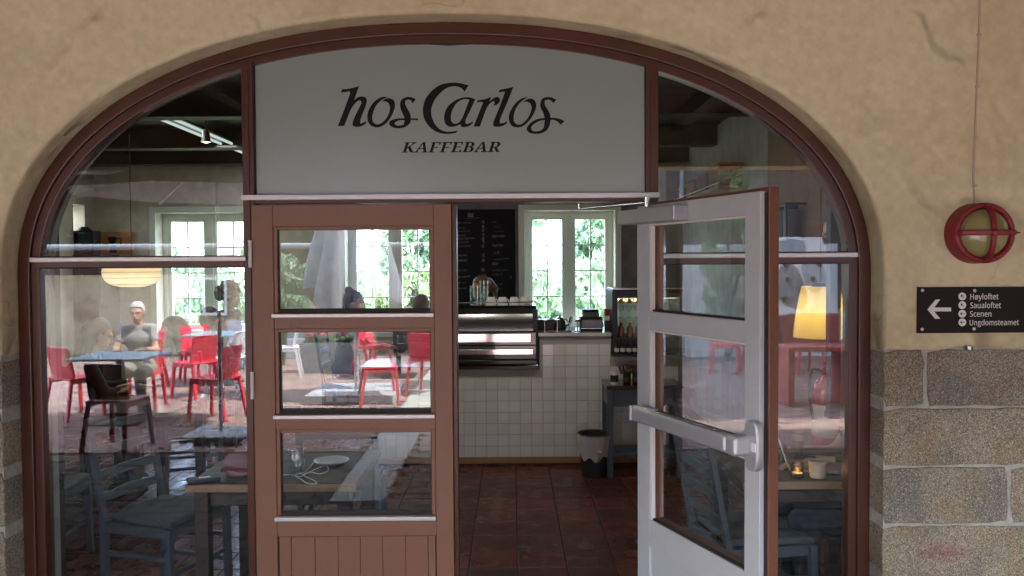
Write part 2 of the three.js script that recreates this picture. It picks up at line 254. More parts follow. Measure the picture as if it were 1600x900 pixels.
// ---------------------------------------------------------------- facade
const WF = 0.12, WB = -0.25, XW = 5.6;
{
  const w = thing('facade_wall', 'ochre plastered wall with an arched opening above a course of grey granite blocks', 'wall', [CX, 0, 0]);
  const loc = (g) => g.translate(-CX, 0, 0);
  // plaster: jagged lower edge over the stone, rounded at the arch
  const jag = (x0, x1) => { const a = []; const n = Math.round(Math.abs(x1 - x0) / 0.035); for (let i = 1; i < n; i++) { const x = x0 + (x1 - x0) * i / n; a.push([x, STONE + 0.022 * (fbm(x * 0.21 + 5, 0.3, 16, 4, 7) - 0.5) + rr(-0.003, 0.003)]); } return a; };
  const pts = [[CX - XW, STONE], ...jag(CX - XW, CX - HA), [CX - HA, STONE], ...archCurve(0, 120), [CX + HA, STONE], ...jag(CX + HA, CX + XW), [CX + XW, STONE], [CX + XW, 6.2], [CX - XW, 6.2]];
  mesh('plaster', loc(slab(shapeOf(pts), WB, WF, 0.02, 5)), M.plaster, w);
  mesh('mortar', [[CX - XW, CX - HA - 0.004], [CX + HA + 0.004, CX + XW]].map(([a, b]) => loc(bx(a, b, 0, STONE + 0.03, WB + 0.012, WF - 0.008))), M.mortar, w);
  // granite: courses of about a quarter metre, blocks proud of the joints, the end block returns into the reveal
  const cy = [547, 637, 729, 821].map((y) => P(1420, y, WF).y), h = (cy[0] - cy[3]) / 3, g = 0.010;
  const rows = []; for (let i = 0; i < 7; i++) rows.push([i < 4 ? cy[i] : cy[3] - (i - 3) * h, Math.max(-0.02, i < 3 ? cy[i + 1] : cy[3] - (i - 2) * h)]);
  const cutsR = [[1446], [1720], [1579], [1660], [1480], [1600], [1500]], cutsL = [[-150], [-60], [-230], [-120], [-30], [-160], [-90]];
  rows.forEach(([yt, yb], r) => {
    if (yt - yb < 0.04) return;
    for (const side of [1, -1]) {
      const start = side > 0 ? CX + HA : CX - HA, end = CX + side * XW;
      let xs = [start, ...(side > 0 ? cutsR : cutsL)[r].map((px) => P(px, 680, WF).x)]; let x = xs[xs.length - 1]; while (Math.abs(end - x) > 0.95) { x += side * rr(0.55, 0.85); xs.push(x); } xs.push(end);
      for (let i = 0; i + 1 < xs.length; i++) {
        const a = Math.min(xs[i], xs[i + 1]) + (i === 0 && side > 0 ? 0 : g / 2 + 0.002), b = Math.max(xs[i], xs[i + 1]) - (i === 0 && side < 0 ? 0 : g / 2 + 0.002);
        // chisel-worn outline
        const top = yt - (r === 0 ? 0.0 : g / 2), bot = yb + g / 2, q = [], W = b - a, H = top - bot, j = () => rr(-0.0035, 0.0035);
        const edge = (x0, y0, x1, y1, n) => { for (let k = 0; k < n; k++) q.push([x0 + (x1 - x0) * k / n + (k ? j() : 0), y0 + (y1 - y0) * k / n + (k ? j() : 0)]); };
        const cx = 0.012; edge(a + cx, bot, b - cx, bot, Math.max(3, Math.round(W / 0.06))); edge(b, bot + cx, b, top - cx, 5); edge(b - cx, top, a + cx, top, Math.max(3, Math.round(W / 0.06))); edge(a, top - cx, a, bot + cx, 5);
        const mt = r === 3 && side > 0 && i === 0 ? M.granite[2] : M.granite[Math.floor(rnd() * 4)];
        mesh('granite_block', loc(slab(shapeOf(q), WB + 0.006, WF + rr(-0.002, 0.004), 0.007, 2)), mt, w, [rnd() * 3, rnd() * 3]);
      }
    }
  });
  { // faint red patch of old paint on a low block
    const d = new Uint8Array(128 * 128 * 4); for (let j = 0; j < 128; j++) for (let i = 0; i < 128; i++) { const u = i / 128, v = j / 128, e = 1 - Math.hypot((u - 0.5) * 2, (v - 0.5) * 2.2), a = Math.max(0, Math.min(1, (e + 1.3 * (fbm(u, v, 7, 4, 201) - 0.5)) * 1.3)) * (0.35 + 0.65 * fbm(u, v, 40, 2, 203)); d.set([a * 150, a * 150, a * 150, 255], (j * 128 + i) * 4); }
    const t = new THREE.DataTexture(d, 128, 128); t.magFilter = THREE.LinearFilter; t.needsUpdate = true; const a = P(1425, 882, WF), b = P(1520, 842, WF);
    rawMesh('paint_stain', new THREE.PlaneGeometry(b.x - a.x, b.y - a.y).translate((a.x + b.x) / 2 - CX, (a.y + b.y) / 2, WF + 0.0055), std({ color: rgb(0.40, 0.13, 0.14), roughness: 0.95, alphaMap: t, transparent: true }), w);
  }
}

// ---------------------------------------------------------------- arched window and door frame
const MUL = { l0: P(378, 250).x, l1: P(396, 250).x, r0: P(1010, 250).x, r1: P(1029, 250).x };
const TR = { top: P(395, 303).y, bot: P(395, 318).y };                      // middle transom
const ST = { top: P(210, 399).y, bot: P(210, 418).y };                      // side transoms
const INS = 0.085;
const frame = thing('arched_window_frame', 'brown painted arched timber frame glazed with clear side panes around the doorway', 'window frame', [CX, 0, 0]);
const F = (name, geos, mat) => mesh(name, (Array.isArray(geos) ? geos : [geos]).map((g) => g.translate(-CX, 0, 0)), mat, frame);
{
  F('outer_frame', slab(ringShape(0.0015, 0.05), -0.09, 0.0, 0.004), M.frame);
  F('reveal_lining', slab(ringShape(0.003, 0.016), WB - 0.002, -0.095), M.innerGrey);
  F('inner_frame', slab(ringShape(0.048, INS), -0.085, -0.014, 0.004), M.frame);
  const headL = archCurve(INS, 160), yAt = (x) => { for (let i = 1; i < headL.length; i++) if ((headL[i - 1][0] - x) * (headL[i][0] - x) <= 0) return headL[i][1]; return SPRING; };
  for (const [a, b] of [[MUL.l0, MUL.l1], [MUL.r0, MUL.r1]]) {
    const m = (a + b) / 2;
    F('mullion', slab(shapeOf([[a, 0], [b, 0], [b, yAt(b) + 0.012], [a, yAt(a) + 0.012]]), -0.084, -0.003, 0.003), M.frame);
    F('mullion_bead', bx(m - 0.007, m + 0.007, 0.02, yAt(m) - 0.01, -0.004, 0.003, 0.002), M.frame);
  }
  const il = CX - HA + INS, ir = CX + HA - INS;
  F('transom', bx(MUL.l1, MUL.r0, TR.bot, TR.top - 0.02, -0.082, -0.004, 0.003), M.frame);
  F('weather_strip', bx(MUL.l0 - 0.004, MUL.r1 + 0.004, TR.top - 0.026, TR.top - 0.004, -0.03, 0.014, 0.004), M.alum);
  F('weather_strip', bx(il - 0.028, MUL.l0 + 0.012, ST.top - 0.026, ST.top - 0.006, -0.03, 0.010, 0.004), M.alum);
  F('weather_strip', bx(MUL.r1 - 0.002, ir + 0.028, ST.top - 0.026, ST.top - 0.006, -0.03, 0.010, 0.004), M.alum);
  F('side_transom', bx(il - 0.01, MUL.l0, ST.bot, ST.top - 0.022, -0.082, -0.005, 0.003), M.frame);
  F('side_transom', bx(MUL.r1, ir + 0.01, ST.bot, ST.top - 0.022, -0.082, -0.005, 0.003), M.frame);
  F('bottom_rail', bx(il - 0.01, MUL.l0, 0, 0.12, -0.083, -0.005, 0.003), M.frame); F('bottom_rail', bx(MUL.r1, ir + 0.01, 0, 0.12, -0.083, -0.005, 0.003), M.frame);
  // black gaskets round the panes
  const gas = (pts, z = -0.03) => { const c = [pts.reduce((s, p) => s + p[0], 0) / pts.length, pts.reduce((s, p) => s + p[1], 0) / pts.length]; const inn = pts.map(([x, y]) => { const dx = c[0] - x, dy = c[1] - y, l = Math.hypot(dx, dy); return [x + dx / l * 0.008, y + dy / l * 0.008]; }); return slab(shapeOf(pts, [inn.slice().reverse()]), z, z + 0.012); };
  const PZ = -0.036;
  const panes = [
    ['pane', archPane(INS - 0.004, il - 0.02, MUL.l0 + 0.004, ST.top - 0.008), null],
    ['pane', archPane(INS - 0.004, MUL.r1 - 0.004, ir + 0.02, ST.top - 0.008), null],
    ['pane', [[il - 0.006, 0.11], [il - 0.006, ST.bot + 0.004], [MUL.l0 + 0.004, ST.bot + 0.004], [MUL.l0 + 0.004, 0.11]], null],
    ['pane', [[MUL.r1 - 0.004, 0.11], [MUL.r1 - 0.004, ST.bot + 0.004], [ir + 0.006, ST.bot + 0.004], [ir + 0.006, 0.11]], null],
  ];
  for (const [n, pts] of panes) { const g = new THREE.ShapeGeometry(shapeOf(pts)); F(n, g.translate(0, 0, PZ), M.glass); F('gasket', gas(pts), M.gasket); }
  const sp = archPane(INS - 0.004, MUL.l1 - 0.004, MUL.r0 + 0.004, TR.top - 0.008);
  const sg = F('frosted_pane', slab(shapeOf(sp), -0.034, -0.026), M.frost); sg.userData = { label: 'frosted grey glass pane lettered hos Carlos Kaffebar' };
  F('gasket', gas(sp, -0.026), M.gasket);
  // lettering, traced outlines; the letters stand on the frosted pane
  const LZ = -0.0255;
  const Q = { a: (x, y) => P(520 + x / 9, 120 + y / 9, LZ), b: (x, y) => P(650 + x / 9, 120 + y / 9, LZ), c: (x, y) => P(760 + x / 9, 120 + y / 9, LZ) };
  function outline(src, str) {                                              // "x,y" smooth points, "x,y!" corners
    const p = str.trim().split(/\s+/).map((s) => { const c = s.endsWith('!'), [x, y] = s.replace('!', '').split(',').map(Number); return { x, y, c }; });
    const n = p.length, first = p.findIndex((q) => q.c), out = [];
    const seg = (run, closed) => { const cv = new THREE.CatmullRomCurve3(run.map((q) => { const w = Q[src](q.x, q.y); return V(w.x, w.y, 0); }), closed, 'centripetal'); const k = run.length < 3 ? 1 : (run.length) * 5; const a = cv.getPoints(k); a.pop(); out.push(...a.map((q) => [q.x, q.y])); };
    if (first < 0) { seg(p, true); return out; }
    let run = [p[first]]; for (let i = 1; i <= n; i++) { const q = p[(first + i) % n]; run.push(q); if (q.c) { seg(run, false); run = [q]; } }
    return out;
  }
  const glyphs = [
    ['a', '135,172! 200,172 270,158 370,132! 300,330! 335,298 375,281 430,278 475,310 470,385 420,520 385,625 390,655 430,645 470,622! 468,655! 410,692 330,703 285,690 278,650 310,560 380,420 402,360 385,335 340,350 285,410 240,490 205,580 160,692! 72,692! 150,490 245,235! 235,205! 175,215 115,222!'],
    ['a', '775,283! 690,285 600,335 530,420 490,520 490,610 530,680 610,712 690,695 780,620 850,500 875,400 855,330 800,303 740,310 685,357! 725,345 780,370 803,430 790,510 740,600 670,658 620,668 570,640 555,570 575,480 620,390 690,325!'],
    ['a', '1170,315! 1120,372! 1100,335 1065,322 1025,335 1018,380 1050,450 1090,530 1098,585! 1200,585! 1195,612! 1100,604! 1085,650 1020,705 920,725 840,710 795,670 800,630 850,600 930,585 1010,585! 1000,555 955,450 945,380 975,315 1040,285 1110,287!', '1010,612! 940,612 885,635 870,655 890,680 950,685 1000,670!'],
    ['b', '740,120! 682,212! 650,170 590,140 520,135 430,160 330,240 250,350 215,460 225,570 270,670 340,740 420,770 500,770 588,758! 560,790! 480,802 380,800 270,765 170,680 110,570 98,450 130,320 220,200 340,115 440,90 560,82 650,97!'],
    ['b', '832,315! 760,480 695,620 705,660 750,655 800,628! 800,650! 750,690 690,707 640,702 622,668! 560,695 490,703 430,680 397,610 400,530 440,430 510,360 600,310 700,287 770,292!', '750,325! 700,315 640,325 575,370 520,450 492,550 500,630 540,660 590,650 640,600 690,480!'],
    ['b', '870,330! 950,318 1000,305 1060,280! 1035,345! 1100,297 1150,285 1180,310 1170,360 1140,390 1085,405! 1105,370 1090,345 1050,365 1000,430 960,530 898,700! 810,700! 945,358! 900,354 855,368!'],
    ['c', '190,182! 280,165 380,143! 285,380 190,615 192,650 230,652 288,625! 290,655! 230,690 150,703 100,690 95,650 130,555 200,385 262,212! 220,212 165,223!'],
    ['c', '585,288! 510,300 430,350 360,440 318,540 320,620 360,690 430,713 500,700 590,630 670,510 702,400 680,335 630,307 570,318 510,360! 560,350 610,370 635,430 610,530 550,620 480,668 430,668 390,630 385,550 410,460 460,380 520,325!'],
    ['c', '985,322! 938,372! 910,335 870,322 825,335 822,390 860,460 895,530 903,578! 960,578 1040,595 1100,625! 1045,675! 1000,630 950,608 903,607! 890,680 850,750 770,795 680,803 600,785 567,735 600,670 680,610 760,585 818,580! 800,510 765,440 757,380 785,310 850,285 920,290!', '822,608! 750,620 670,665 630,715 645,755 700,768 760,755 805,720!'],
  ];
  for (const [s, o, hole] of glyphs) F('lettering', slab(shapeOf(outline(s, o), hole ? [outline(s, hole)] : []), LZ, LZ + 0.0012), M.ink);
}
const font = await new FontLoader().loadAsync('fonts/droid/droid_sans_regular.typeface.json');
const fontB = await new FontLoader().loadAsync('fonts/droid/droid_serif_bold.typeface.json');
function textGeo(s, f, x0, x1, y0, y1, z, depth = 0.001, skew = 0) {        // capital height y0..y1, width x0..x1
  const g = new TextGeometry(s, { font: f, size: 1, depth: 1, curveSegments: 5 }); const cap = new TextGeometry('E', { font: f, size: 1, depth: 1 }); cap.computeBoundingBox();
  const ch = cap.boundingBox.max.y; if (skew) g.applyMatrix4(new THREE.Matrix4().set(1, skew, 0, 0, 0, 1, 0, 0, 0, 0, 1, 0, 0, 0, 0, 1));
  g.computeBoundingBox(); const b = g.boundingBox; g.translate(-b.min.x, 0, 0); g.scale((x1 - x0) / (b.max.x - b.min.x), (y1 - y0) / ch, depth); return g.translate(x0, y0, z);
}
{ const a = P(627, 238, -0.0255), b = P(782, 222, -0.0255); F('lettering', textGeo('KAFFEBAR', fontB, a.x, b.x, (P(704, 238, -0.0255).y), (P(704, 222, -0.0255).y), -0.0255, 0.0012, 0.27), M.ink); }

// ---------------------------------------------------------------- the closed leaf
const LX0 = P(392, 420).x, LX1 = P(713.5, 420).x, LTOP = TR.bot - 0.006;
const LEAFP = [[355, 487], [515, 645], [672.5, 804]].map(([a, b]) => [P(552, b).y, P(552, a).y]);
{
  const d = thing('door_leaf', 'closed brown panelled door leaf with three glass panes beside the open doorway', 'door', [LX0, 0, 0]);
  const D = (n, g, m) => mesh(n, (Array.isArray(g) ? g : [g]).map((q) => q.translate(-LX0, 0, 0)), m, d);
  const zb = -0.062, zf = 0.002, gx0 = P(429, 420).x, gx1 = P(675.5, 420).x, seam = P(678, 420).x, ov = P(706, 420).x;
  D('stile', bx(LX0 + 0.004, gx0 - 0.004, 0.01, LTOP, zb, zf, 0.004), M.leaf); D('stile', bx(gx1 + 0.006, ov, 0.01, LTOP, zb, zf, 0.004), M.leaf);
  D('edge_strip', bx(ov + 0.001, LX1, 0.01, LTOP - 0.002, zb - 0.012, zf - 0.012, 0.003), M.frame);
  const rails = [[LEAFP[0][1] + 0.004, LTOP], [LEAFP[1][1] + 0.004, LEAFP[0][0] - 0.004], [LEAFP[2][1] + 0.004, LEAFP[1][0] - 0.004], [P(552, 838).y, LEAFP[2][0] - 0.004]];
  for (const [a, b] of rails) D('rail', bx(gx0 - 0.0045, gx1 + 0.0065, a, b, zb + 0.001, zf - 0.0015, 0.003), M.leaf);
  D('rail', bx(gx0 - 0.0045, gx1 + 0.0065, 0.01, 0.16, zb + 0.001, zf - 0.0015, 0.003), M.leaf);
  for (const [y0, y1] of LEAFP) {
    const b = 0.011; // bead ring, gasket, pane, weather bar
    D('glazing_bead', [bx(gx0 - 0.005, gx0 + b, y0 - 0.004, y1 + 0.004, -0.03, -0.004, 0.003), bx(gx1 - b, gx1 + 0.006, y0 - 0.004, y1 + 0.004, -0.03, -0.004, 0.003), bx(gx0 + b, gx1 - b, y1 - b, y1 + 0.005, -0.03, -0.0045, 0.003)], M.leaf);
    D('gasket', [bx(gx0 + b, gx1 - b, y0 - 0.004, y0 + 0.012, -0.03, -0.006, 0.003), bx(gx0 + b, gx0 + b + 0.003, y0, y1 - b, -0.028, -0.016), bx(gx1 - b - 0.003, gx1 - b, y0, y1 - b, -0.028, -0.016)], M.gasket);
    D('weather_bar', bx(gx0 - 0.012, gx1 + 0.006, y0 - 0.023, y0 - 0.0065, -0.02, 0.016, 0.003), M.alum);
    D('pane', new THREE.PlaneGeometry(gx1 - gx0, y1 - y0 + 0.006).translate((gx0 + gx1) / 2, (y0 + y1) / 2, -0.03), M.glass);
  }
  const by1 = P(552, 838).y - 0.003, bw = (gx1 + 0.003 - gx0) / 7; const cuts = [gx0 - 0.001, ...[452, 489, 525, 560, 595, 631, 666].map((p) => P(p, 880).x - (P(433, 880).x - gx0)), gx1 + 0.003];
  for (let i = 0; i + 1 < cuts.length; i++) D('plank', bx(cuts[i] + 0.0005, cuts[i + 1] - 0.0005, 0.163, by1, -0.05, -0.008 + rr(-0.0005, 0.0005), 0.0024), M.leaf);
  for (const [y0, y1] of [[378, 418], [583, 623]]) { const a = P(390, y0).y, b = P(390, y1).y; const h = D('hinge', [cyl(0.0075, 0.0075, b, a, LX0 + 0.001, 0.009, 14), cyl(0.0085, 0.0085, a, a + 0.006, LX0 + 0.001, 0.009, 14), cyl(0.0085, 0.0085, (a + b) / 2 - 0.002, (a + b) / 2 + 0.002, LX0 + 0.001, 0.009, 14)], M.hinge); }
}

// ---------------------------------------------------------------- the open leaf, swung out towards the street
const HX = P(1004, 560).x, HZ = 0.006, PHI = R(21.5), DW = 0.775, DT = 0.052;
{
  const d = thing('open_door', 'open glazed door leaf with pale grey inner face and a grey push bar', 'door', [HX, 0, HZ], -(Math.PI / 2 - PHI));
  d.updateMatrixWorld(true); const inv = d.matrixWorld.clone().invert();
  const face = 0.026;                                                        // inner face is local +z
  const L = (px, py, zl = face) => { const o = _o.clone().applyMatrix4(inv), q = ray(px, py).transformDirection(inv); return q.multiplyScalar((zl - o.z) / q.z).add(o); };
  const D = (n, g, m) => mesh(n, g, m, d);
  const px0 = L(1014, 420).x, px1 = L(1163.5, 420).x, W = L(1187, 560).x, top = L(1120, 307).y;
  const pn = [[L(1090, 494).y, L(1090, 343.5).y], [L(1090, 670).y, L(1090, 526).y], [L(1090, 853).y, L(1090, 690).y]];
  D('stile', bx(0.0, px0, 0.012, top, 0.0, face, 0.003), M.doorGrey); D('stile', bx(px1, W, 0.012, top, 0.0, face, 0.003), M.doorGrey);
  const rl = [[pn[0][1], top], [pn[1][1], pn[0][0]], [pn[2][1], pn[1][0]], [pn[2][0] - 0.11, pn[2][0]], [0.012, 0.16]];
  for (const [a, b] of rl) D('rail', bx(px0 - 0.0005, px1 + 0.0005, a, b, 0.001, face - 0.0012, 0.003), M.doorGrey);
  D('panel', bx(px0, px1, 0.161, pn[2][0] - 0.111, 0.004, face - 0.012, 0.002), M.doorGrey);
  for (const [y0, y1] of pn) {
    const b = 0.012;
    D('glazing_bead', [bx(px0, px0 + b, y0, y1, 0.004, face - 0.004, 0.003), bx(px1 - b * 0.4, px1, y0, y1, 0.004, face - 0.004, 0.003), bx(px0 + b, px1, y1 - b * 0.6, y1, 0.004, face - 0.0045, 0.003)], M.bead);
    D('gasket', bx(px0 + b, px1, y0, y0 + 0.008, 0.002, face - 0.008, 0.002), M.gasket);
    D('pane', new THREE.PlaneGeometry(px1 - px0, y1 - y0 + 0.004).translate((px0 + px1) / 2, (y0 + y1) / 2, -0.006), M.glass);
  }
  // outer, brown side of the leaf
  const ot = top + 0.014, oz0 = -0.040, oz1 = -0.001, W2 = W + 0.012;
  D('outer_stile', bx(-0.002, px0 + 0.004, 0.01, ot, oz0, oz1, 0.003), M.edge); D('outer_stile', bx(px1 - 0.004, W2, 0.01, ot, oz0, oz1, 0.003), M.edge);
  for (const [a, b] of rl) D('outer_rail', bx(px0 + 0.0035, px1 - 0.0035, a - 0.004 < 0.02 ? 0.01 : a - 0.004, b === top ? ot - 0.001 : b + 0.004, oz0 + 0.001, oz1 - 0.001, 0.003), M.edge);
  D('outer_panel', bx(px0, px1, 0.161, pn[2][0] - 0.108, oz0 + 0.01, -0.004, 0.002), M.edge);
  D('seal', bx(W + 0.0008, W + 0.006, 0.02, top - 0.004, -0.001, 0.010, 0.002), M.gasket);
  for (const y of [1.62, 0.62, 1.1]) D('hinge', cyl(0.008, 0.008, y, y + 0.12, -0.006, -0.012, 14), M.hinge);
  // push bar
  const by = L(1088, 676, face + 0.06).y, x0 = L(992, 655, face + 0.065).x - 0.005, xl = L(1172, 728, face + 0.02).x;
  const pb = D('push_bar', bx(x0 + 0.012, xl - 0.045, by - 0.028, by + 0.030, face + 0.042, face + 0.088, 0.012), M.silver);
  D('bar_top_groove', bx(x0 + 0.02, xl - 0.10, by + 0.0295, by + 0.033, face + 0.055, face + 0.077, 0.002), M.steel);
  D('end_cap', bx(x0, x0 + 0.014, by - 0.030, by + 0.033, face + 0.036, face + 0.090, 0.008), M.silver);
  D('bar_bracket', bx(x0 + 0.02, x0 + 0.075, by - 0.022, by + 0.026, face, face + 0.05, 0.006), M.silver);
  D('bar_arm', bx(xl - 0.05, xl + 0.006, by - 0.032, by + 0.034, face + 0.012, face + 0.084, 0.014), M.silver);
  const q = shapeOf(Array.from({ length: 40 }, (_, i) => { const t = i / 40 * 2 * Math.PI; return [xl + 0.012 + 0.036 * Math.sign(Math.cos(t)) * Math.pow(Math.abs(Math.cos(t)), 0.6), by + 0.002 + 0.082 * Math.sign(Math.sin(t)) * Math.pow(Math.abs(Math.sin(t)), 0.75)]; }));
  const lc = D('latch_case', slab(q, face, face + 0.03, 0.008, 3), M.silver);
  mesh('latch_bolt', bx(xl + 0.020, xl + 0.042, by - 0.014, by + 0.016, face + 0.018, face + 0.032, 0.003), M.bead, lc);
  // closer
  const c0 = L(1003, 332, face + 0.055), c1 = L(1055, 332, face + 0.055);
  D('door_closer', bx(-0.05, c1.x, L(1040, 345, face + 0.06).y, L(1040, 321, face + 0.06).y, face, face + 0.062, 0.005), M.silver);
  D('closer_pivot', cyl(0.012, 0.012, top - 0.01, top + 0.028, c1.x * 0.35, face + 0.03, 16), M.steel);
}
{ // arm of the closer under the head of the frame
  const a = P(1014, 316, 0.05), b = P(905, 326, -0.1); mesh('closer_arm', [rod([a.x, a.y, a.z], [b.x, b.y, b.z], 0.006), rod([b.x, b.y, b.z], [b.x, b.y + 0.02, b.z], 0.008)], M.steel);
  tag(scene.children[scene.children.length - 1], 'thin steel closer arm under the door head beside the open door', 'closer arm');
}

// ---------------------------------------------------------------- wall lamp, cable, sign, stub
{
  const c = P(1523, 365, WF + 0.005), rB = 0.118;
  const g = thing('wall_lamp', 'round red bulkhead lamp with cross guard and yellowed globe on the plaster', 'wall lamp', [c.x, c.y, WF - 0.01]);
  mesh('lamp_body', lathe([[0, 0], [rB, 0], [rB + 0.001, 0.012], [rB - 0.004, 0.055], [rB - 0.010, 0.075], [rB - 0.03, 0.078], [0, 0.07]], 56).rotateX(Math.PI / 2), M.lampRed, g);
  mesh('guard_ring', new THREE.TorusGeometry(rB - 0.012, 0.011, 14, 64).translate(0, 0, 0.082), M.lampRed, g);
  mesh('globe', new THREE.SphereGeometry(rB - 0.022, 48, 24, 0, 2 * Math.PI, 0, Math.PI / 2).rotateX(Math.PI / 2).scale(1, 1, 0.62).translate(0, 0, 0.072), M.lampGlobe, g);
  const fin = (px) => { const r = rB - 0.004, n = 14, o = [], inn = []; for (let i = 0; i <= n; i++) { const t = Math.PI * i / n; o.push([-r * Math.cos(t), 0.078 + 0.078 * Math.pow(Math.sin(t), 0.8)]); inn.push([-(r - 0.014) * Math.cos(t), 0.070 + 0.072 * Math.pow(Math.sin(t), 0.9)]); } return shapeOf([...o, ...inn.reverse()]); };
  const hoop = (w) => slab(fin(), -w, w, 0.004);                            // lies in x,y: y becomes the way out of the wall
  mesh('guard_bar', hoop(0.010).rotateX(Math.PI / 2).translate(0, 0, 0), M.lampRed, g);
  mesh('guard_bar', hoop(0.0095).rotateX(Math.PI / 2).rotateZ(Math.PI / 2), M.lampRed, g);
  for (let i = 0; i < 4; i++) { const a = Math.PI / 4 + i * Math.PI / 2; mesh('bolt', new THREE.SphereGeometry(0.0065, 12, 8).scale(1, 1, 0.7).translate((rB - 0.012) * Math.cos(a), (rB - 0.012) * Math.sin(a), 0.0925), M.lampRed, g); }
  mesh('guard_boss', new THREE.SphereGeometry(0.014, 20, 14).scale(1, 1, 0.6).translate(0, 0, 0.155), M.lampRed, g);
  // horizontal fin thicker at the middle
  mesh('guard_fin', slab(shapeOf([[-rB, 0], [0.02, 0.013], [rB + 0.010, 0.002], [rB + 0.010, -0.002], [0.02, -0.013]]), 0.095, 0.103, 0.002), M.lampRed, g);
  const cb = [[1523, 320], [1521, 280], [1524, 200], [1527, 120], [1530, 40], [1533, -60]].map(([x, y], i) => { const q = P(x, y, WF + 0.002); return [q.x, q.y, WF + 0.002 + (i % 2) * 0.001]; });
  tag(mesh('lamp_cable', [tube(cb, 0.0042, 60), ...[[1522, 290], [1524, 215], [1526.5, 135], [1529.5, 55]].map(([x, y]) => { const q = P(x, y, WF); return bx(q.x - 0.008, q.x + 0.008, q.y - 0.005, q.y + 0.005, WF - 0.002, WF + 0.010, 0.003); })], std({ color: rgb(0.46, 0.36, 0.24), roughness: 0.8 })), 'thin painted cable running up the plaster from the red lamp', 'cable');
  const cb2 = [[529, 0.0], [540, 0.0]]; void cb2;
  const k = [[664, -30], [664, 8], [680, 7], [700, 11], [718, 9], [727, -2], [730, -30]].map(([x, y]) => { const q = P(x, y, WF); return [q.x, q.y, WF]; });
  tag(mesh('plaster_ridge', tube(k, 0.006, 40), M.plaster), 'curved ridge in the plaster at the top of the arch', 'plaster ridge', null, 'structure');
}
{
  const a = P(1434.5, 449, WF + 0.012), b = P(1640, 519.5, WF + 0.012), z = WF + 0.012;
  const s = thing('direction_sign', 'black sign with a white arrow and four place names, under the red lamp', 'sign', [(a.x + b.x) / 2, (a.y + b.y) / 2, WF]);
  const S = (n, g, m) => mesh(n, g.translate(-(a.x + b.x) / 2, -(a.y + b.y) / 2, -WF), m, s);
  S('sign_board', bx(a.x, b.x, b.y, a.y, WF + 0.001, z, 0.0015), M.signBoard);
  for (const [x, y] of [[1441.5, 453.5], [1523, 454], [1441, 514.5], [1522, 513.8], [1606, 454], [1606, 514]]) { const p = P(x, y, z); S('screw', new THREE.SphereGeometry(0.0066, 14, 8).scale(1, 1, 0.5).translate(p.x, p.y, z), M.alum); }
  const Z = z - 0.0003, sh = (pts) => slab(shapeOf(pts.map(([x, y]) => { const p = P(x, y, z); return [p.x, p.y]; })), Z, Z + 0.001);
  S('arrow', sh([[1449, 483.5], [1462, 468], [1469, 468], [1459.5, 480.5], [1486, 480.5], [1486, 486.5], [1459.5, 486.5], [1469, 498], [1461, 498]]), M.signInk);
  const rows = [['Høyloftet', 463.2, 1516, 1560], ['Saualoftet', 476.8, 1516, 1564], ['Scenen', 490.2, 1515.5, 1549], ['Ungdomsteamet', 503.6, 1515, 1592]];
  rows.forEach(([t, y, x0, x1], i) => {
    const c = P(1503.5, y, z), r = 0.0152;
    const disc = S('sign_disc', new THREE.CylinderGeometry(r, r, 0.001, 28).rotateX(Math.PI / 2).translate(c.x, c.y, Z + 0.0006), M.signInk);
    const ar = slab(shapeOf([[-0.009, 0], [-0.003, 0.006], [-0.001, 0.0045], [-0.004, 0.0012], [0.009, 0.0012], [0.009, -0.0012], [-0.004, -0.0012], [-0.001, -0.0045], [-0.003, -0.006]]), 0, 0.0008);
    if (i < 2) ar.rotateZ(-Math.PI / 4);
    mesh('disc_arrow', ar.translate(c.x - (a.x + b.x) / 2, c.y - (a.y + b.y) / 2, Z + 0.0009 - WF), M.signBoard, disc);
    const p0 = P(x0, y + 4.7, z), p1 = P(x1, y - 4.3, z); S('sign_text', textGeo(t, font, p0.x, p1.x, p0.y, p1.y, Z, 0.001), M.signInk);
  });
  const p = P(1513, 543.5, WF + 0.005);
  const st = thing('cable_stub', 'small broken metal cable stub in the plaster under the black sign', 'cable stub', [p.x, p.y, WF]);
  mesh('stub', bx(-0.015, 0.012, -0.009, 0.01, -0.01, 0.014, 0.004).rotateZ(-0.3), M.steel, st); mesh('stub_end', [cyl(0.005, 0.005, -0.008, 0.008, -0.013, 0.014, 10), cyl(0.004, 0.004, -0.01, 0.004, 0.010, 0.013, 10)], M.black, st);
}
// ---------------------------------------------------------------- the café's shell
const CEIL = 3.12, ZB = -6.8, XL = -5.1, XR = 2.1, IN = WB;               // inner faces
function wallWithHoles(name, label, w, h, holes, mat, place, th = 0.32) {   // wall sheet in x,y, thickness away from the room
  const g = slab(shapeOf([[0, 0], [w, 0], [w, h], [0, h]], holes.map(([a, b, c, d]) => [[a, c], [a, d], [b, d], [b, c]])), 0, th); place(g);
  const m = mesh(name, g, mat); m.name = name; return tag(m, label, null, null, 'structure');
}
const WINS = [[P(245, 420, ZB).x, P(395, 420, ZB).x], [P(540, 420, ZB).x, P(688, 420, ZB).x], [P(820, 420, ZB).x, P(961, 420, ZB).x]];
const WY0 = P(890, 517, ZB).y, WY1 = P(890, 329, ZB).y;
wallWithHoles('back_wall', 'beige back wall of the café with three tall white windows', XR - XL + 0.6, CEIL + 0.2, WINS.map(([a, b]) => [a - XL + 0.3, b - XL + 0.3, WY0, WY1]), M.innerWall, (g) => g.translate(XL - 0.3, 0, ZB - 0.32));
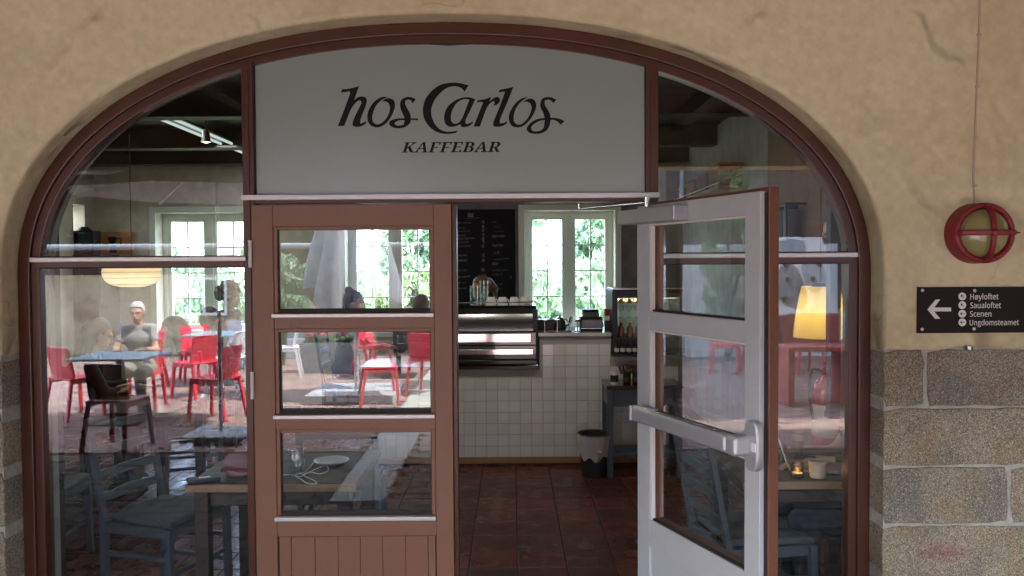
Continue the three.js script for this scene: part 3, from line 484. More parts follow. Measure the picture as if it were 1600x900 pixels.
{ const gz = [[WINS[1][1] + 0.09, WINS[2][0]], [WINS[2][1], XR]]; gz.forEach(([a, b], i) => tag(mesh('wall_paint', bx(a, b, 0.02, CEIL - 0.002, ZB + 0.001, ZB + 0.004), M.greyBack), 'grey brown painted stretch of the back wall', null, null, 'structure')); }
wallWithHoles('left_wall', 'beige side wall of the café', 6.9, CEIL + 0.2, [[0.26, 0.52, 0.95, 2.45]], M.innerWall, (g) => g.rotateY(-Math.PI / 2).translate(XL, 0, ZB - 0.02).translate(0, 0, 0));
wallWithHoles('right_wall', 'grey side wall of the café behind the counter', 6.9, CEIL + 0.2, [], M.innerGrey, (g) => g.rotateY(-Math.PI / 2).translate(XR + 0.32, 0, ZB - 0.02));
tag(mesh('wall_panel', bx(XR - 0.012, XR - 0.002, 0.02, CEIL - 0.004, -3.4, IN - 0.01), M.brownWall), 'brown painted stretch of side wall beside the shop window', null, null, 'structure');
tag(mesh('ceiling', bx(XL - 0.3, XR + 0.3, CEIL, CEIL + 0.2, ZB - 0.3, WB + 0.002), M.ceilDark), 'dark boarded ceiling of the café', null, null, 'structure');
for (const [z, i] of [[-1.6, 0], [-3.4, 1], [-5.2, 2], [-6.55, 3]]) tag(mesh('ceiling_beam', bx(XL, XR, CEIL - 0.2, CEIL + 0.01, z - 0.09, z + 0.09, 0.006), M.beam), ['dark ceiling beam nearest the shop front', 'dark ceiling beam over the counter front', 'dark ceiling beam over the bar', 'dark ceiling beam along the back wall'][i], 'ceiling beam');
{ // quarry tile floor
  const fl = structure('floor', 'dark terracotta tiled floor of the café', [0, 0, 0]);
  mesh('grout', bx(XL - 0.05, XR + 0.05, -0.06, -0.003, ZB - 0.1, 0.05), M.grout, fl);
  const s = 0.279, xo = P(718 + 74, 880).x, protos = [0, 1, 2].map(() => metric(bx(-s / 2 + 0.0045, s / 2 - 0.0045, -0.02, 0.0, -s / 2 + 0.0045, s / 2 - 0.0045, 0.003), rnd() * 3, rnd() * 3)); const far = [], mats = [];
  let n = 0;
  const X0 = -0.535 + s / 2 - s, Z0 = -0.16 - s / 2;
  for (let i = -16; i <= 10; i++) for (let j = 0; j < 24; j++) {
    const x = X0 + i * s, z = Z0 - j * s; if (x < XL || x > XR || z < ZB) continue;
    if (i >= 0 && i <= 6 && j <= 13) { const m = rawMesh('tile', protos[Math.floor(rnd() * 3)], M.terra[Math.floor(rnd() * 4)], fl); m.position.set(x, rr(-0.0012, 0.0012), z); m.rotation.set(rr(-0.003, 0.003), Math.floor(rnd() * 4) * Math.PI / 2, rr(-0.003, 0.003)); n++; }
    else far.push([x, z]);
  }
  const im = new THREE.InstancedMesh(protos[0], M.terra[0], far.length), mm = new THREE.Matrix4(), cc = new THREE.Color();
  far.forEach(([x, z], i) => { im.setMatrixAt(i, mm.makeTranslation(x, rr(-0.001, 0.001), z)); const k = rr(0.7, 1.15); im.setColorAt(i, cc.setRGB(k, k, k)); }); im.name = 'tile'; im.userData = { kind: 'stuff' }; im.receiveShadow = true; fl.add(im);
}
// ---------------------------------------------------------------- windows of the back wall
function casement(name, label, x0, x1, y0, y1, z, grp) {                    // window with two casements, each 2 x 4 panes, set back in the wall
  const w = x1 - x0, h = y1 - y0, g = thing(name, label, 'window', [(x0 + x1) / 2, y0, z], 0, grp);
  mesh('frame', slab(shapeOf([[-w / 2 + 0.002, 0.002], [w / 2 - 0.002, 0.002], [w / 2 - 0.002, h - 0.002], [-w / 2 + 0.002, h - 0.002]], [[[-w / 2 + 0.05, 0.05], [-w / 2 + 0.05, h - 0.05], [w / 2 - 0.05, h - 0.05], [w / 2 - 0.05, 0.05]]]), -0.06, 0.03, 0.004), M.winFrame, g);
  mesh('sill', bx(-w / 2 + 0.003, w / 2 - 0.003, -0.02 + 0.022, 0.03, 0.03, 0.22, 0.004), M.winFrame, g);
  mesh('centre_post', bx(-0.035, 0.035, 0.05, h - 0.05, -0.05, 0.025, 0.004), M.winFrame, g);
  for (const s of [-1, 1]) {
    const a = s < 0 ? -w / 2 + 0.05 : 0.035, b = s < 0 ? -0.035 : w / 2 - 0.05, t = 0.05;
    const c = mesh('casement', slab(shapeOf([[a, 0.05], [b, 0.05], [b, h - 0.05], [a, h - 0.05]], [[[a + t, 0.05 + t], [a + t, h - 0.05 - t], [b - t, h - 0.05 - t], [b - t, 0.05 + t]]]), -0.035, 0.012, 0.004), M.winFrame, g);
    const X0 = a + t, X1 = b - t, Y0 = 0.05 + t, Y1 = h - 0.05 - t, mm = [];
    mesh('muntin', bx((X0 + X1) / 2 - 0.008, (X0 + X1) / 2 + 0.008, Y0, Y1, -0.028, 0.004), M.winFrame, c);
    for (let k = 1; k < 4; k++) { const y = Y0 + (Y1 - Y0) * k / 4; mesh('muntin', [bx(X0, (X0 + X1) / 2 - 0.008, y - 0.008, y + 0.008, -0.027, 0.003), bx((X0 + X1) / 2 + 0.008, X1, y - 0.008, y + 0.008, -0.027, 0.003)], M.winFrame, c); }
    mesh('pane', new THREE.PlaneGeometry(X1 - X0, Y1 - Y0).translate((X0 + X1) / 2, (Y0 + Y1) / 2, -0.018), M.winGlass, c);
    mesh('window_handle', [bx(s < 0 ? b - 0.03 : a + 0.018, s < 0 ? b - 0.018 : a + 0.03, h * 0.42, h * 0.42 + 0.10, 0.02, 0.034, 0.004), bx(s < 0 ? b - 0.03 : a + 0.018, s < 0 ? b - 0.018 : a + 0.03, h * 0.42 + 0.04, h * 0.42 + 0.055, 0.011, 0.022)], M.alum, c);
  }
  // painted surround on the room side
  mesh('casing', slab(shapeOf([[-w / 2 - 0.075, -0.06], [w / 2 + 0.075, -0.06], [w / 2 + 0.075, h + 0.075], [-w / 2 - 0.075, h + 0.075]], [[[-w / 2, 0], [-w / 2, h], [w / 2, h], [w / 2, 0]]]), 0.2205, 0.242, 0.004), M.winFrame, g);
  return g;
}
['white framed window behind the hanging paper lamp', 'white framed window seen through the closed leaf panes', 'white framed window behind the counter'].forEach((l, i) => casement('lattice_window', l, WINS[i][0], WINS[i][1], WY0, WY1, ZB - 0.22, null));

// ---------------------------------------------------------------- ground, arcade in front
tag(mesh('ground', new THREE.PlaneGeometry(240, 240).rotateX(-Math.PI / 2).translate(0, -0.07, 0), std({ map: T.speck, color: rgb(0.12, 0.11, 0.09), roughness: 1 })), 'earth ground around the buildings', null, null, 'structure');
const yard = structure('courtyard_paving', 'brick and sett paving of the courtyard', [0, 0, 0]);
mesh('bedding', bx(-13, 13, -0.06, -0.028, 0.06, 19), phy({ map: T.speck, color: rgb(0.13, 0.115, 0.10), roughness: 1, specularIntensity: 0.1 }), yard);
mesh('threshold', bx(JL, JR, -0.05, 0.006, -0.1, 0.2, 0.006), M.concrete, yard);
{
  const inst = (name, geo, mat, list) => { const im = new THREE.InstancedMesh(metric(geo), mat, list.length), m4 = new THREE.Matrix4(), q = new THREE.Quaternion(), e = new THREE.Euler(), c = new THREE.Color(); list.forEach(([x, y, z, ry, sx, sz, k], i) => { m4.compose(V(x, y, z), q.setFromEuler(e.set(rr(-0.02, 0.02), ry, rr(-0.02, 0.02))), V(sx, 1, sz)); im.setMatrixAt(i, m4); im.setColorAt(i, c.setRGB(...k)); }); im.name = name; im.userData = { kind: 'stuff' }; im.castShadow = im.receiveShadow = true; yard.add(im); };
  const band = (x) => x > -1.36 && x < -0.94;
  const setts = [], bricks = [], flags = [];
  for (let j = 0; j < 26; j++) for (let i = 0; i < 56; i++) { const x = -5.7 + i * 0.205 + (j % 2) * 0.1, z = 0.27 + j * 0.152; if (z > 2.6 && band(x)) continue; const k = rr(0.7, 1.25); setts.push([x + rr(-0.008, 0.008), rr(-0.02, -0.008), z + rr(-0.006, 0.006), rr(-0.05, 0.05), rr(0.92, 1.02), rr(0.92, 1.02), [k, k, k]]); }  // setts carried out over brick ground, their dark colour standing for shade
  for (let j = 0; j < 127; j++) for (let i = 0; i < 92; i++) { const x = -9.6 + i * 0.215 + (j % 2) * 0.107, z = 4.24 + j * 0.108; if (band(x)) continue; const k = rr(0.75, 1.15); bricks.push([x, rr(-0.014, -0.008), z, rr(-0.015, 0.015), 1, 1, [k, k * rr(0.92, 1.03), k]]); }
  for (let j = 0; j < 36; j++) flags.push([-1.15, -0.008, 2.75 + j * 0.42, 0, 1, 1, [1, 1, 1].map((v) => v * rr(0.9, 1.05))]);
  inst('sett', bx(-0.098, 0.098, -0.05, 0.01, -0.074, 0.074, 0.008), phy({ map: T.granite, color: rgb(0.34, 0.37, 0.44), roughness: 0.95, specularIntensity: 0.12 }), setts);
  inst('paving_brick', bx(-0.105, 0.105, -0.05, 0.01, -0.052, 0.052, 0.004), phy({ map: T.terra, color: rgb(0.32, 0.255, 0.23), roughness: 0.95, specularIntensity: 0.15 }), bricks);
  inst('flagstone', bx(-0.2, 0.2, -0.05, 0.012, -0.205, 0.205, 0.006), phy({ map: T.speck, color: rgb(0.46, 0.46, 0.41), roughness: 0.95, specularIntensity: 0.15 }), flags);
}
{
  const a = thing('arcade', 'timber roofed arcade with plastered piers along the shop front', 'arcade', [CX, 0, 4.3]);
  const A = (n, g, m) => mesh(n, g.translate(-CX, 0, -4.3), m, a);
  for (let i = 0; i < 19; i++) A('ceiling_board', bx(CX - 6, CX + 6, 3.06, 3.09, WF + 0.01 + i * 0.225, WF + 0.005 + (i + 1) * 0.225, 0.004), M.arcadeWood);
  for (let i = 0; i < 7; i++) A('joist', bx(CX - 5.4 + i * 1.8 - 0.06, CX - 5.4 + i * 1.8 + 0.06, 2.93, 3.062, WF + 0.02, 4.16, 0.004), M.arcadeWood);
  A('lintel', bx(CX - 6, CX + 6, 2.60, 3.12, 4.17, 4.49, 0.01), M.plaster);
  A('roof', bx(CX - 6.1, CX + 6.1, 3.125, 3.25, WF + 0.002, 4.62, 0.01), M.arcadeWood);
  for (const x of [CX - 5.2, CX + 5.2]) A('pier', bx(x - 0.3, x + 0.3, 0, 2.595, 4.18, 4.48, 0.02), M.plaster);
  A('end_wall', bx(CX - 6, CX - 5.7, 0, 3.055, WF + 0.01, 4.16, 0.01), M.plaster); A('end_wall', bx(CX + 5.7, CX + 6, 0, 3.055, WF + 0.01, 4.16, 0.01), M.plaster);
}
{ // upper storey and roof over the café, out of the frame but it throws the shade behind
  const u = thing('cafe_roof', 'slate roof over the café', 'roof', [CX, 3.3, -3.5]);
  mesh('roof_slope', bx(-6.4, 6.4, 0.03, 0.2, -3.7, 3.35, 0.02), std({ map: T.speck, color: rgb(0.06, 0.06, 0.065), roughness: 0.8 }), u);
  mesh('eaves_wall', bx(XL - 0.3 - CX, XR + 0.3 - CX, 0.02 - 0.01, 0.03, -3.6, 3.3), M.plaster, u);
}
// ---------------------------------------------------------------- inside: counter and what stands on it
const ZC = -3.7;                                                            // tiled counter front
const CB = 0.045;                                                           // baseboard top is above the floor
const cx0 = -1.32, cx1 = 1.42, S1 = P(843, 540, ZC).x, S2 = P(955, 500, ZC).x;
const H0 = P(780, 572, ZC).y, H1 = P(900, 520, ZC).y, H2 = P(975, 553, ZC).y;
{
  const g = thing('counter', 'counter faced with square white glazed tiles behind the open doorway', 'counter', [(cx0 + cx1) / 2, 0, ZC - 0.3]);
  const ox = -(cx0 + cx1) / 2, oz = -(ZC - 0.3), C = (n, q, m) => mesh(n, (Array.isArray(q) ? q : [q]).map((e) => e.translate(ox, 0, oz)), m, g);
  C('counter_body', [bx(cx0, S1, 0, H0 - 0.03, ZC - 0.62, ZC - 0.008), bx(S1, S2, 0, H1 - 0.03, ZC - 0.62, ZC - 0.008), bx(S2, cx1, 0, H2 - 0.02, ZC - 0.62, ZC - 0.008)], M.tileGrout);
  C('worktop', bx(S1 - 0.01, S2 + 0.002, H1 - 0.03, H1, ZC - 0.64, ZC + 0.012, 0.004), std({ map: T.speck, color: rgb(0.66, 0.66, 0.62), roughness: 0.12 }));
  C('worktop', bx(cx0, S1 - 0.012, H0 - 0.03, H0, ZC - 0.64, ZC - 0.001, 0.003), M.darkTop); C('worktop', bx(S2 + 0.004, cx1, H2 - 0.02, H2, ZC - 0.64, ZC - 0.001, 0.003), M.darkTop);
  C('baseboard', bx(cx0, cx1, 0.012, 0.062, ZC - 0.006, ZC + 0.014, 0.003), M.pine); C('plinth', bx(cx0, cx1, 0, 0.012, ZC - 0.006, ZC + 0.006), M.black);
  const t = 0.0968, pr = [0, 1].map(() => metric(bx(-t / 2 + 0.0013, t / 2 - 0.0013, -t / 2 + 0.0013, t / 2 - 0.0013, -0.008, 0, 0.002)));
  const base = 0.064;
  for (let i = 0; ; i++) { const x = cx1 - (i + 0.5) * t; if (x < cx0) break; for (let j = 0; ; j++) { const y = base + (j + 0.5) * t, lim = x < S1 ? H0 : x < S2 ? H1 : H2; if (y + t * 0.5 > lim + 0.035) break; if (y + t / 2 > lim - 0.029) continue; const m = rawMesh('tile', pr[(i + j) % 2], M.ceramic[Math.floor(rnd() * 3)], g); m.position.set(x + ox, y, ZC + rr(-0.0006, 0.0006) + oz); m.rotation.set(rr(-0.006, 0.006), rr(-0.006, 0.006), 0); } }
}
{ // espresso machine
  const a = P(700, 572, ZC + 0.02), b = P(838, 478, ZC + 0.02), x0 = a.x - 0.12, x1 = b.x, y0 = a.y + 0.01, y1 = b.y, zf = ZC + 0.03;
  const g = thing('espresso_machine', 'long black and chrome espresso machine on the counter', 'espresso machine', [(x0 + x1) / 2, y0, zf - 0.28]);
  const w = (x1 - x0) / 2, h = y1 - y0;
  const prof = [[-0.52, 0.03], [-0.03, 0.03], [0.0, 0.05], [0.0, 0.16], [-0.012, 0.17], [-0.012, 0.27], [-0.03, 0.33], [-0.055, h - 0.02], [-0.075, h], [-0.52, h]];
  mesh('machine_body', slab(shapeOf(prof), -w, w, 0.008).rotateY(-Math.PI / 2).translate(0, 0, 0.28).applyMatrix4(new THREE.Matrix4().makeScale(1, 1, 1)), M.blackGloss, g);
  const strip = (u0, u1, y0, y1, z0, z1, n, m) => mesh(n, bx(u0, u1, y0, y1, z0, z1, 0.004), m, g);
  strip(-w + 0.01, w - 0.05, 0.19, 0.265, 0.27, 0.283, 'chrome_panel', M.chrome); strip(-w + 0.01, w - 0.03, 0.085, 0.135, 0.277, 0.29, 'chrome_rail', M.chrome);
  { const q = new THREE.PlaneGeometry(2 * w - 0.05, 0.19, 1, 16), p = q.attributes.position; for (let i = 0; i < p.count; i++) { const t = p.getY(i) / 0.19 + 0.5; p.setZ(i, -0.075 * t * t); } q.computeVertexNormals(); mesh('back_panel', q.translate(-0.004, h - 0.118, 0.276), M.machine, g); }
  strip(w - 0.03, w + 0.012, 0.03, h - 0.03, -0.2, 0.262, 'side_cheek', M.black);
  mesh('drain_tray', bx(-w + 0.02, w + 0.01, 0.0, 0.045, -0.2, 0.30, 0.01), M.blackGloss, g);
  mesh('cup_rail', [tube([[-w + 0.02, h + 0.03, -0.2], [-w + 0.02, h + 0.03, 0.17], [w - 0.02, h + 0.03, 0.17], [w - 0.02, h + 0.03, -0.2]], 0.005, 60)], M.chrome, g);
  for (const x of [-w + 0.05, w - 0.05]) mesh('foot', cyl(0.02, 0.025, -0.012, 0.002, x, 0.2, 16), M.black, g);
  mesh('steam_wand', tube([[w + 0.03, 0.3, 0.1], [w + 0.045, 0.2, 0.16], [w + 0.035, 0.06, 0.19]], 0.006, 20), M.chrome, g); mesh('steam_knob', cyl(0.022, 0.022, 0.28, 0.32, w + 0.03, 0.1, 18), M.black, g);
  // maker's script on the back panel, too small to read
  const q = []; for (let i = 0; i < 26; i++) q.push([-0.06 + i * 0.009, h - 0.105 + (0.004 + 0.010 * hash(i, 3, 9)) * Math.sin(i * 2.1), 0.268 - 0.001 * i * 0]); mesh('script_mark', tube(q, 0.0022, 120, 5), M.alum, g);
  // cups on top
  const cp = [[0, 0.008], [0.026, 0.01], [0.036, 0.045], [0.039, 0.068], [0.042, 0.068], [0.040, 0.045], [0.030, 0.006], [0.026, 0], [0, 0]].map(([r, y]) => [r * 1.12, -y * 1.05]);
  const cup0 = thing('upturned_cup', 'upturned white cup on the espresso machine, next to the stacked glasses', 'cup', [P(767, 470, zf - 0.12).x, y1 + 0.072, zf - 0.13], 0);
  mesh('cup_body', lathe(cp, 28), M.whitePlastic, cup0); mesh('cup_handle', new THREE.TorusGeometry(0.018, 0.0045, 8, 18, Math.PI).rotateZ(-Math.PI / 2).translate(0.04, -0.036, 0), M.whitePlastic, cup0);
  [['second upturned white cup along the espresso machine top', 785], ['third upturned white cup along the espresso machine top', 803.5], ['upturned white cup at the window end of the espresso machine', 820]].forEach(([l, px], i) => { const c = cup0.clone(); c.name = numbered('upturned_cup'); c.userData = { ...c.userData, label: l }; c.position.x = P(px, 470, zf - 0.12).x; c.rotation.y = 0.7 * i + 0.4; scene.add(c); });
  // stacked glasses
  const gp = [[0, 0.004], [0.027, 0.004], [0.029, 0], [0.036, 0.085], [0.033, 0.085], [0.027, 0.008], [0, 0.008]];
  [['left stack of clear tumblers on the espresso machine', 740.5, 3], ['stack of clear tumblers beside the upturned cups', 756.5, 4]].forEach(([l, px, n]) => { const s = thing('glass_stack', l, 'glasses', [P(px, 470, zf - 0.2).x, y1 + 0.002, zf - 0.2]); for (let i = 0; i < n; i++) mesh('tumbler', lathe(gp, 24).translate(0, i * 0.042, 0), M.tumbler, s); });
}
{ // chalk menu
  const a = P(700, 327.5, ZB + 0.03), b = P(806, 500, ZB + 0.03), w = b.x - a.x + 0.06, h = 1.5, x1 = b.x;
  const cv = document.createElement('canvas'); cv.width = 1024; cv.height = 1024; const c = cv.getContext('2d'), sx = 1024 / w, ppm = sx, sy = 1024 / h;
  c.fillStyle = '#17131a'; c.fillRect(0, 0, 1024, 1024);
  for (let i = 0; i < 500; i++) { c.fillStyle = `rgba(${150},${145},${150},${rr(0.005, 0.02)})`; c.beginPath(); c.ellipse(rr(0, 1024), rr(0, 1024), rr(10, 70), rr(4, 16), rr(-0.5, 0.5), 0, 7); c.fill(); }
  const X = (px) => (P(px, 400, ZB + 0.03).x - (x1 - w)) * sx, Y = (py) => (P(750, 327.5, ZB + 0.03).y - P(750, py, ZB + 0.03).y) * sy;
  const say = (s, px, py, size, al = 0.75, bold = '') => { c.save(); c.translate(X(px), Y(py)); c.transform(1, rr(-0.03, 0.02), -0.12, 1, 0, 0); c.fillStyle = `rgba(232,226,220,${al})`; c.font = `${bold} ${size * sy / 128}px sans-serif`; c.fillText(s, 0, 0); c.restore(); };
  const line = (x0, y0, x1, y1, al = 0.5) => { c.strokeStyle = `rgba(230,225,220,${al})`; c.lineWidth = 3; c.beginPath(); c.moveTo(X(x0), Y(y0)); c.lineTo(X(x1), Y(y1)); c.stroke(); };
  say('Mat', 731, 339, 9, 0.85); line(728, 341.5, 750, 340);
  [['bagett - ost & skinke', 349], ['ost & tomat', 357.5], ['spekeskinke & brie', 362.5], ['egg & bacon', 368.5], ['kylling & mango chutney', 374], ['laks & pepperrot', 379.5], ['- tomat & basilikum', 386], ['suppe & brød', 400.5], ['laksesuppe', 408.5], ['salat - kylling', 424], ['salat - spekeskinke', 434], ['salat - reker', 443], ['kake & kaffe', 452]].forEach(([s, y], i) => say(s, 715, y, i === 8 ? 5 : 4, rr(0.5, 0.72)));
  [['78,', 349], ['99', 356], ['59', 362], ['72,', 369], ['89,', 375], ['75,', 380], ['81,', 387], ['70,', 401], ['89,', 409], ['130,', 424], ['123', 433], ['96', 441]].forEach(([s, y]) => say(s, s.length > 3 ? 751 : 753, y, 6, 0.78));
  say('Kaker', 770, 349, 4.5, 0.45); say('Muffins 35,', 772, 356, 4, 0.4); line(772, 362, 788, 362, 0.4); say('Dagens suppe', 769, 371, 5.4, 0.68); say('Dagens kake', 769, 385, 5.4, 0.62); say('—  91,', 771, 397.5, 6.2, 0.7); line(771, 406, 796, 404, 0.7); say('Nyhet', 769, 414.5, 6, 0.66); say('Hjemmelaget iskrem', 769, 424, 4.4, 0.5); say('Smoothie  små', 769, 431, 4.2, 0.5); say('99', 796, 436, 6, 0.5); say('Kvernet kaffe', 771, 446, 4.2, 0.45); say('iste & brus', 771, 453, 4.2, 0.45);
  const tx = new THREE.CanvasTexture(cv); tx.colorSpace = THREE.SRGBColorSpace;
  const g = thing('chalk_menu', 'tall black chalkboard menu lettered in white chalk on the back wall', 'chalkboard', [x1 - w / 2, a.y - h, ZB + 0.006]);
  mesh('board', bx(-w / 2, w / 2, 0, h, 0.0, 0.022, 0.003), M.black, g);
  const pl = new THREE.PlaneGeometry(w - 0.006, h - 0.006).translate(0, h / 2, 0.0235); rawMesh('chalk_writing', pl, std({ map: tx, roughness: 0.85 }), g);
}
{ // things along the worktop
  const z = ZC - 0.12, on = (px) => P(px, 500, z).x, sitX = H1;
  const t0 = thing('tamper', 'steel coffee tamper on the worktop nearest the espresso machine', 'tamper', [on(851), H1, z]);
  mesh('tamper_stand', [cyl(0.026, 0.026, 0, 0.008), cyl(0.007, 0.007, 0.008, 0.085), cyl(0.026, 0.022, 0.085, 0.105)], M.steel, t0);
  [['steel coffee tamper on the worktop, between the other two', 871], ['steel coffee tamper on the worktop beside the card terminal', 903]].forEach(([l, px]) => { const c = t0.clone(); c.name = numbered('tamper'); c.userData = { ...c.userData, label: l }; c.position.x = on(px); c.position.z = z - 0.03; scene.add(c); });
  const k = thing('black_kettle', 'small black kettle with spout on the worktop by the window', 'kettle', [on(877) - 0.0, H1, z - 0.2]);
  mesh('kettle_body', lathe([[0, 0], [0.055, 0], [0.058, 0.02], [0.045, 0.08], [0.02, 0.11], [0, 0.115]], 28), M.black, k); mesh('spout', tube([[0.05, 0.03, 0], [0.085, 0.06, 0], [0.09, 0.1, 0], [0.11, 0.115, 0]], 0.008, 24), M.black, k); mesh('handle', tube([[-0.045, 0.09, 0], [-0.09, 0.1, 0], [-0.085, 0.03, 0], [-0.055, 0.02, 0]], 0.007, 24), M.black, k); mesh('lid_knob', new THREE.SphereGeometry(0.01, 12, 8).translate(0, 0.122, 0), M.black, k);
  const s = thing('knock_box', 'low black box with sloping lid on the worktop beside the machine', 'box', [on(855), H1, z - 0.22]);
  mesh('box_body', bx(-0.09, 0.07, 0, 0.085, -0.08, 0.08, 0.006), M.black, s); mesh('lid', bx(-0.095, 0.11, 0.086, 0.098, -0.085, 0.085, 0.004).rotateZ(0.04), M.black, s);
  const m = thing('milk_frother', 'bent steel milk whisk standing on the worktop', 'whisk', [on(889), H1, z]);
  mesh('whisk_base', cyl(0.022, 0.018, 0, 0.014), M.steel, m); mesh('whisk_stem', [tube([[0, 0.01, 0], [0.002, 0.07, 0], [-0.03, 0.11, 0], [-0.045, 0.10, 0]], 0.006, 24), tube([[0, 0.05, 0], [0.02, 0.09, 0], [0.028, 0.13, 0]], 0.006, 16)], M.steel, m);
  const tzz = z + 0.02, x0 = P(907, 500, tzz).x, x1 = P(942, 500, tzz).x, w = (x1 - x0) / 2;
  const c = thing('receipt_printer', 'black till printer with rounded front on the worktop', 'printer', [(x0 + x1) / 2, H1, tzz - 0.09]);
  mesh('printer_body', slab(shapeOf([[-0.09, 0], [0.08, 0], [0.09, 0.02], [0.088, 0.1], [0.06, 0.128], [-0.09, 0.128]]), -w, w, 0.008).rotateY(-Math.PI / 2), M.black, c);
  mesh('printer_cover', slab(shapeOf([[-0.08, 0.127], [0.05, 0.127], [0.03, 0.165], [-0.02, 0.186], [-0.08, 0.19]]), -w * 0.72, w * 0.72, 0.006).rotateY(-Math.PI / 2), M.black, c);
  mesh('face_plate', bx(-w * 0.9, w * 0.9, 0.035, 0.105, 0.086, 0.093, 0.003), std({ color: rgb(0.05, 0.042, 0.045), roughness: 0.15 }), c); mesh('paper_slot', bx(-w * 0.92, w * 0.92, 0.026, 0.033, 0.088, 0.095, 0.002), M.steel, c);
  const b = thing('cardboard_sleeves', 'small stack of red and white packets at the worktop end by the fridge', 'packets', [P(951, 500, z - 0.1).x, H1, z - 0.12]);
  mesh('packet', bx(-0.035, 0.035, 0, 0.09, -0.04, 0.04, 0.004), M.black, b); mesh('packet', bx(-0.034, 0.034, 0.0905, 0.13, -0.038, 0.038, 0.004), M.white, b); mesh('packet', bx(-0.034, 0.034, 0.1305, 0.19, -0.038, 0.038, 0.004), std({ color: rgb(0.18, 0.02, 0.02), roughness: 0.6 }), b);
}
{ // display fridge
  const zf = ZC + 0.02, a = P(957, 553, zf), b = P(960, 453, zf), w = 0.62, h = b.y - a.y, y0 = H2 + 0.003;
  const g = thing('display_fridge', 'black cold display cabinet with lit glass shelves at the counter end', 'display fridge', [a.x + w / 2, y0, zf - 0.25]);
  const H = b.y - y0;
  mesh('fridge_case', [bx(-w / 2, -w / 2 + 0.045, 0, H, -0.25, 0.25, 0.006), bx(w / 2 - 0.045, w / 2, 0, H, -0.25, 0.25, 0.006), bx(-w / 2 + 0.045, w / 2 - 0.045, H - 0.07, H, -0.249, 0.249, 0.006), bx(-w / 2 + 0.045, w / 2 - 0.045, 0, 0.135, -0.249, 0.2, 0.006)], M.black, g);
  mesh('fridge_back', bx(-w / 2 + 0.045, w / 2 - 0.045, 0.136, H - 0.071, -0.245, -0.225), std({ color: rgb(0.42, 0.50, 0.46), roughness: 0.4 }), g);
  mesh('top_tray', bx(-w / 2 + 0.01, w / 2 - 0.01, H + 0.001, H + 0.012, -0.2, 0.23, 0.003), M.steel, g);
  for (const y of [0.30, 0.43]) mesh('shelf', bx(-w / 2 + 0.046, w / 2 - 0.046, y * H / 0.56, y * H / 0.56 + 0.008, -0.22, 0.21), M.clearGlass, g);
  mesh('fridge_glass', new THREE.PlaneGeometry(w - 0.09, H - 0.21).translate(0, 0.136 + (H - 0.21) / 2, 0.235), M.winGlass, g);
  mesh('fridge_light', bx(-w / 2 + 0.06, w / 2 - 0.06, H - 0.079, H - 0.072, 0.15, 0.17), std({ color: 0x222222, emissive: rgb(1, 0.95, 0.8), emissiveIntensity: 0.1 }), g);
  const L = new THREE.RectAreaLight(new THREE.Color(1, 0.95, 0.8), 5, w - 0.12, 0.02); L.position.set(g.position.x, y0 + H - 0.083, zf - 0.25 + 0.16); L.lookAt(g.position.x, y0, zf - 0.3); L.name = 'fridge_lamp'; scene.add(L);
  const gl = [[0, 0], [0.022, 0], [0.006, 0.012], [0.005, 0.05], [0.03, 0.08], [0.034, 0.12], [0.031, 0.12], [0.026, 0.08], [0, 0.055]];
  const yS = 0.136, sy1 = 0.30 * H / 0.56 + 0.008, sy2 = 0.43 * H / 0.56 + 0.008;
  // bottles and cups inside and the row of bottles under the fridge front
  const bot = [[0, 0], [0.027, 0], [0.028, 0.005], [0.028, 0.075], [0.011, 0.1], [0.010, 0.125], [0.013, 0.126], [0.013, 0.135], [0, 0.135]];
  for (let i = 0; i < 4; i++) { const x = g.position.x - w / 2 + 0.09 + i * 0.075; const p = thing('juice_bottle', ['amber juice bottle at the window end of the lowest fridge shelf', 'amber juice bottle second from the window on the lowest fridge shelf', 'amber juice bottle third from the window on the lowest fridge shelf', 'amber juice bottle fourth from the window on the lowest fridge shelf'][i], 'bottle', [x, y0 + yS, zf - 0.12]); mesh('bottle_glass', lathe(bot, 18), phy({ color: rgb(0.30, 0.12, 0.09), roughness: 0.1 }), p); mesh('cap', cyl(0.0135, 0.0135, 0.125, 0.137, 0, 0, 14), M.white, p); }
  for (let i = 0; i < 4; i++) { const x = g.position.x - w / 2 + 0.085 + i * 0.07; const p = thing('wine_glass', ['clear stemmed glass at the window end of the fridge shelf', 'second clear stemmed glass on the fridge shelf', 'third clear stemmed glass on the fridge shelf', 'fourth clear stemmed glass on the fridge shelf'][i], 'glass', [x, y0 + sy1 + 0.002, zf - 0.11]); mesh('bowl', lathe(gl.map(([r, y]) => [r, y * 0.9]), 20), M.clearGlass, p); mesh('foot_ring', cyl(0.02, 0.02, 0.0005, 0.003), M.steel, p); }
  for (let i = 0; i < 4; i++) { const x = g.position.x - w / 2 + 0.085 + i * 0.074; const p = thing('pastry', ['round glazed pastry at the window end of the top fridge shelf', 'second round pastry on the top fridge shelf', 'third round pastry on the top fridge shelf', 'fourth round pastry on the top fridge shelf'][i], 'pastry', [x, y0 + sy2 + 0.001, zf - 0.1]); mesh('bun', lathe([[0, 0], [0.03, 0.001], [0.033, 0.015], [0.024, 0.036], [0, 0.043]], 20), std({ map: T.speck, color: rgb(0.42, 0.25, 0.07), roughness: 0.5 }), p); mesh('icing', tube([[-0.018, 0.03, 0.02], [-0.006, 0.045, 0.016], [0.008, 0.046, 0.014], [0.014, 0.038, 0.022], [0.004, 0.03, 0.03]], 0.005, 20), M.white, p); }
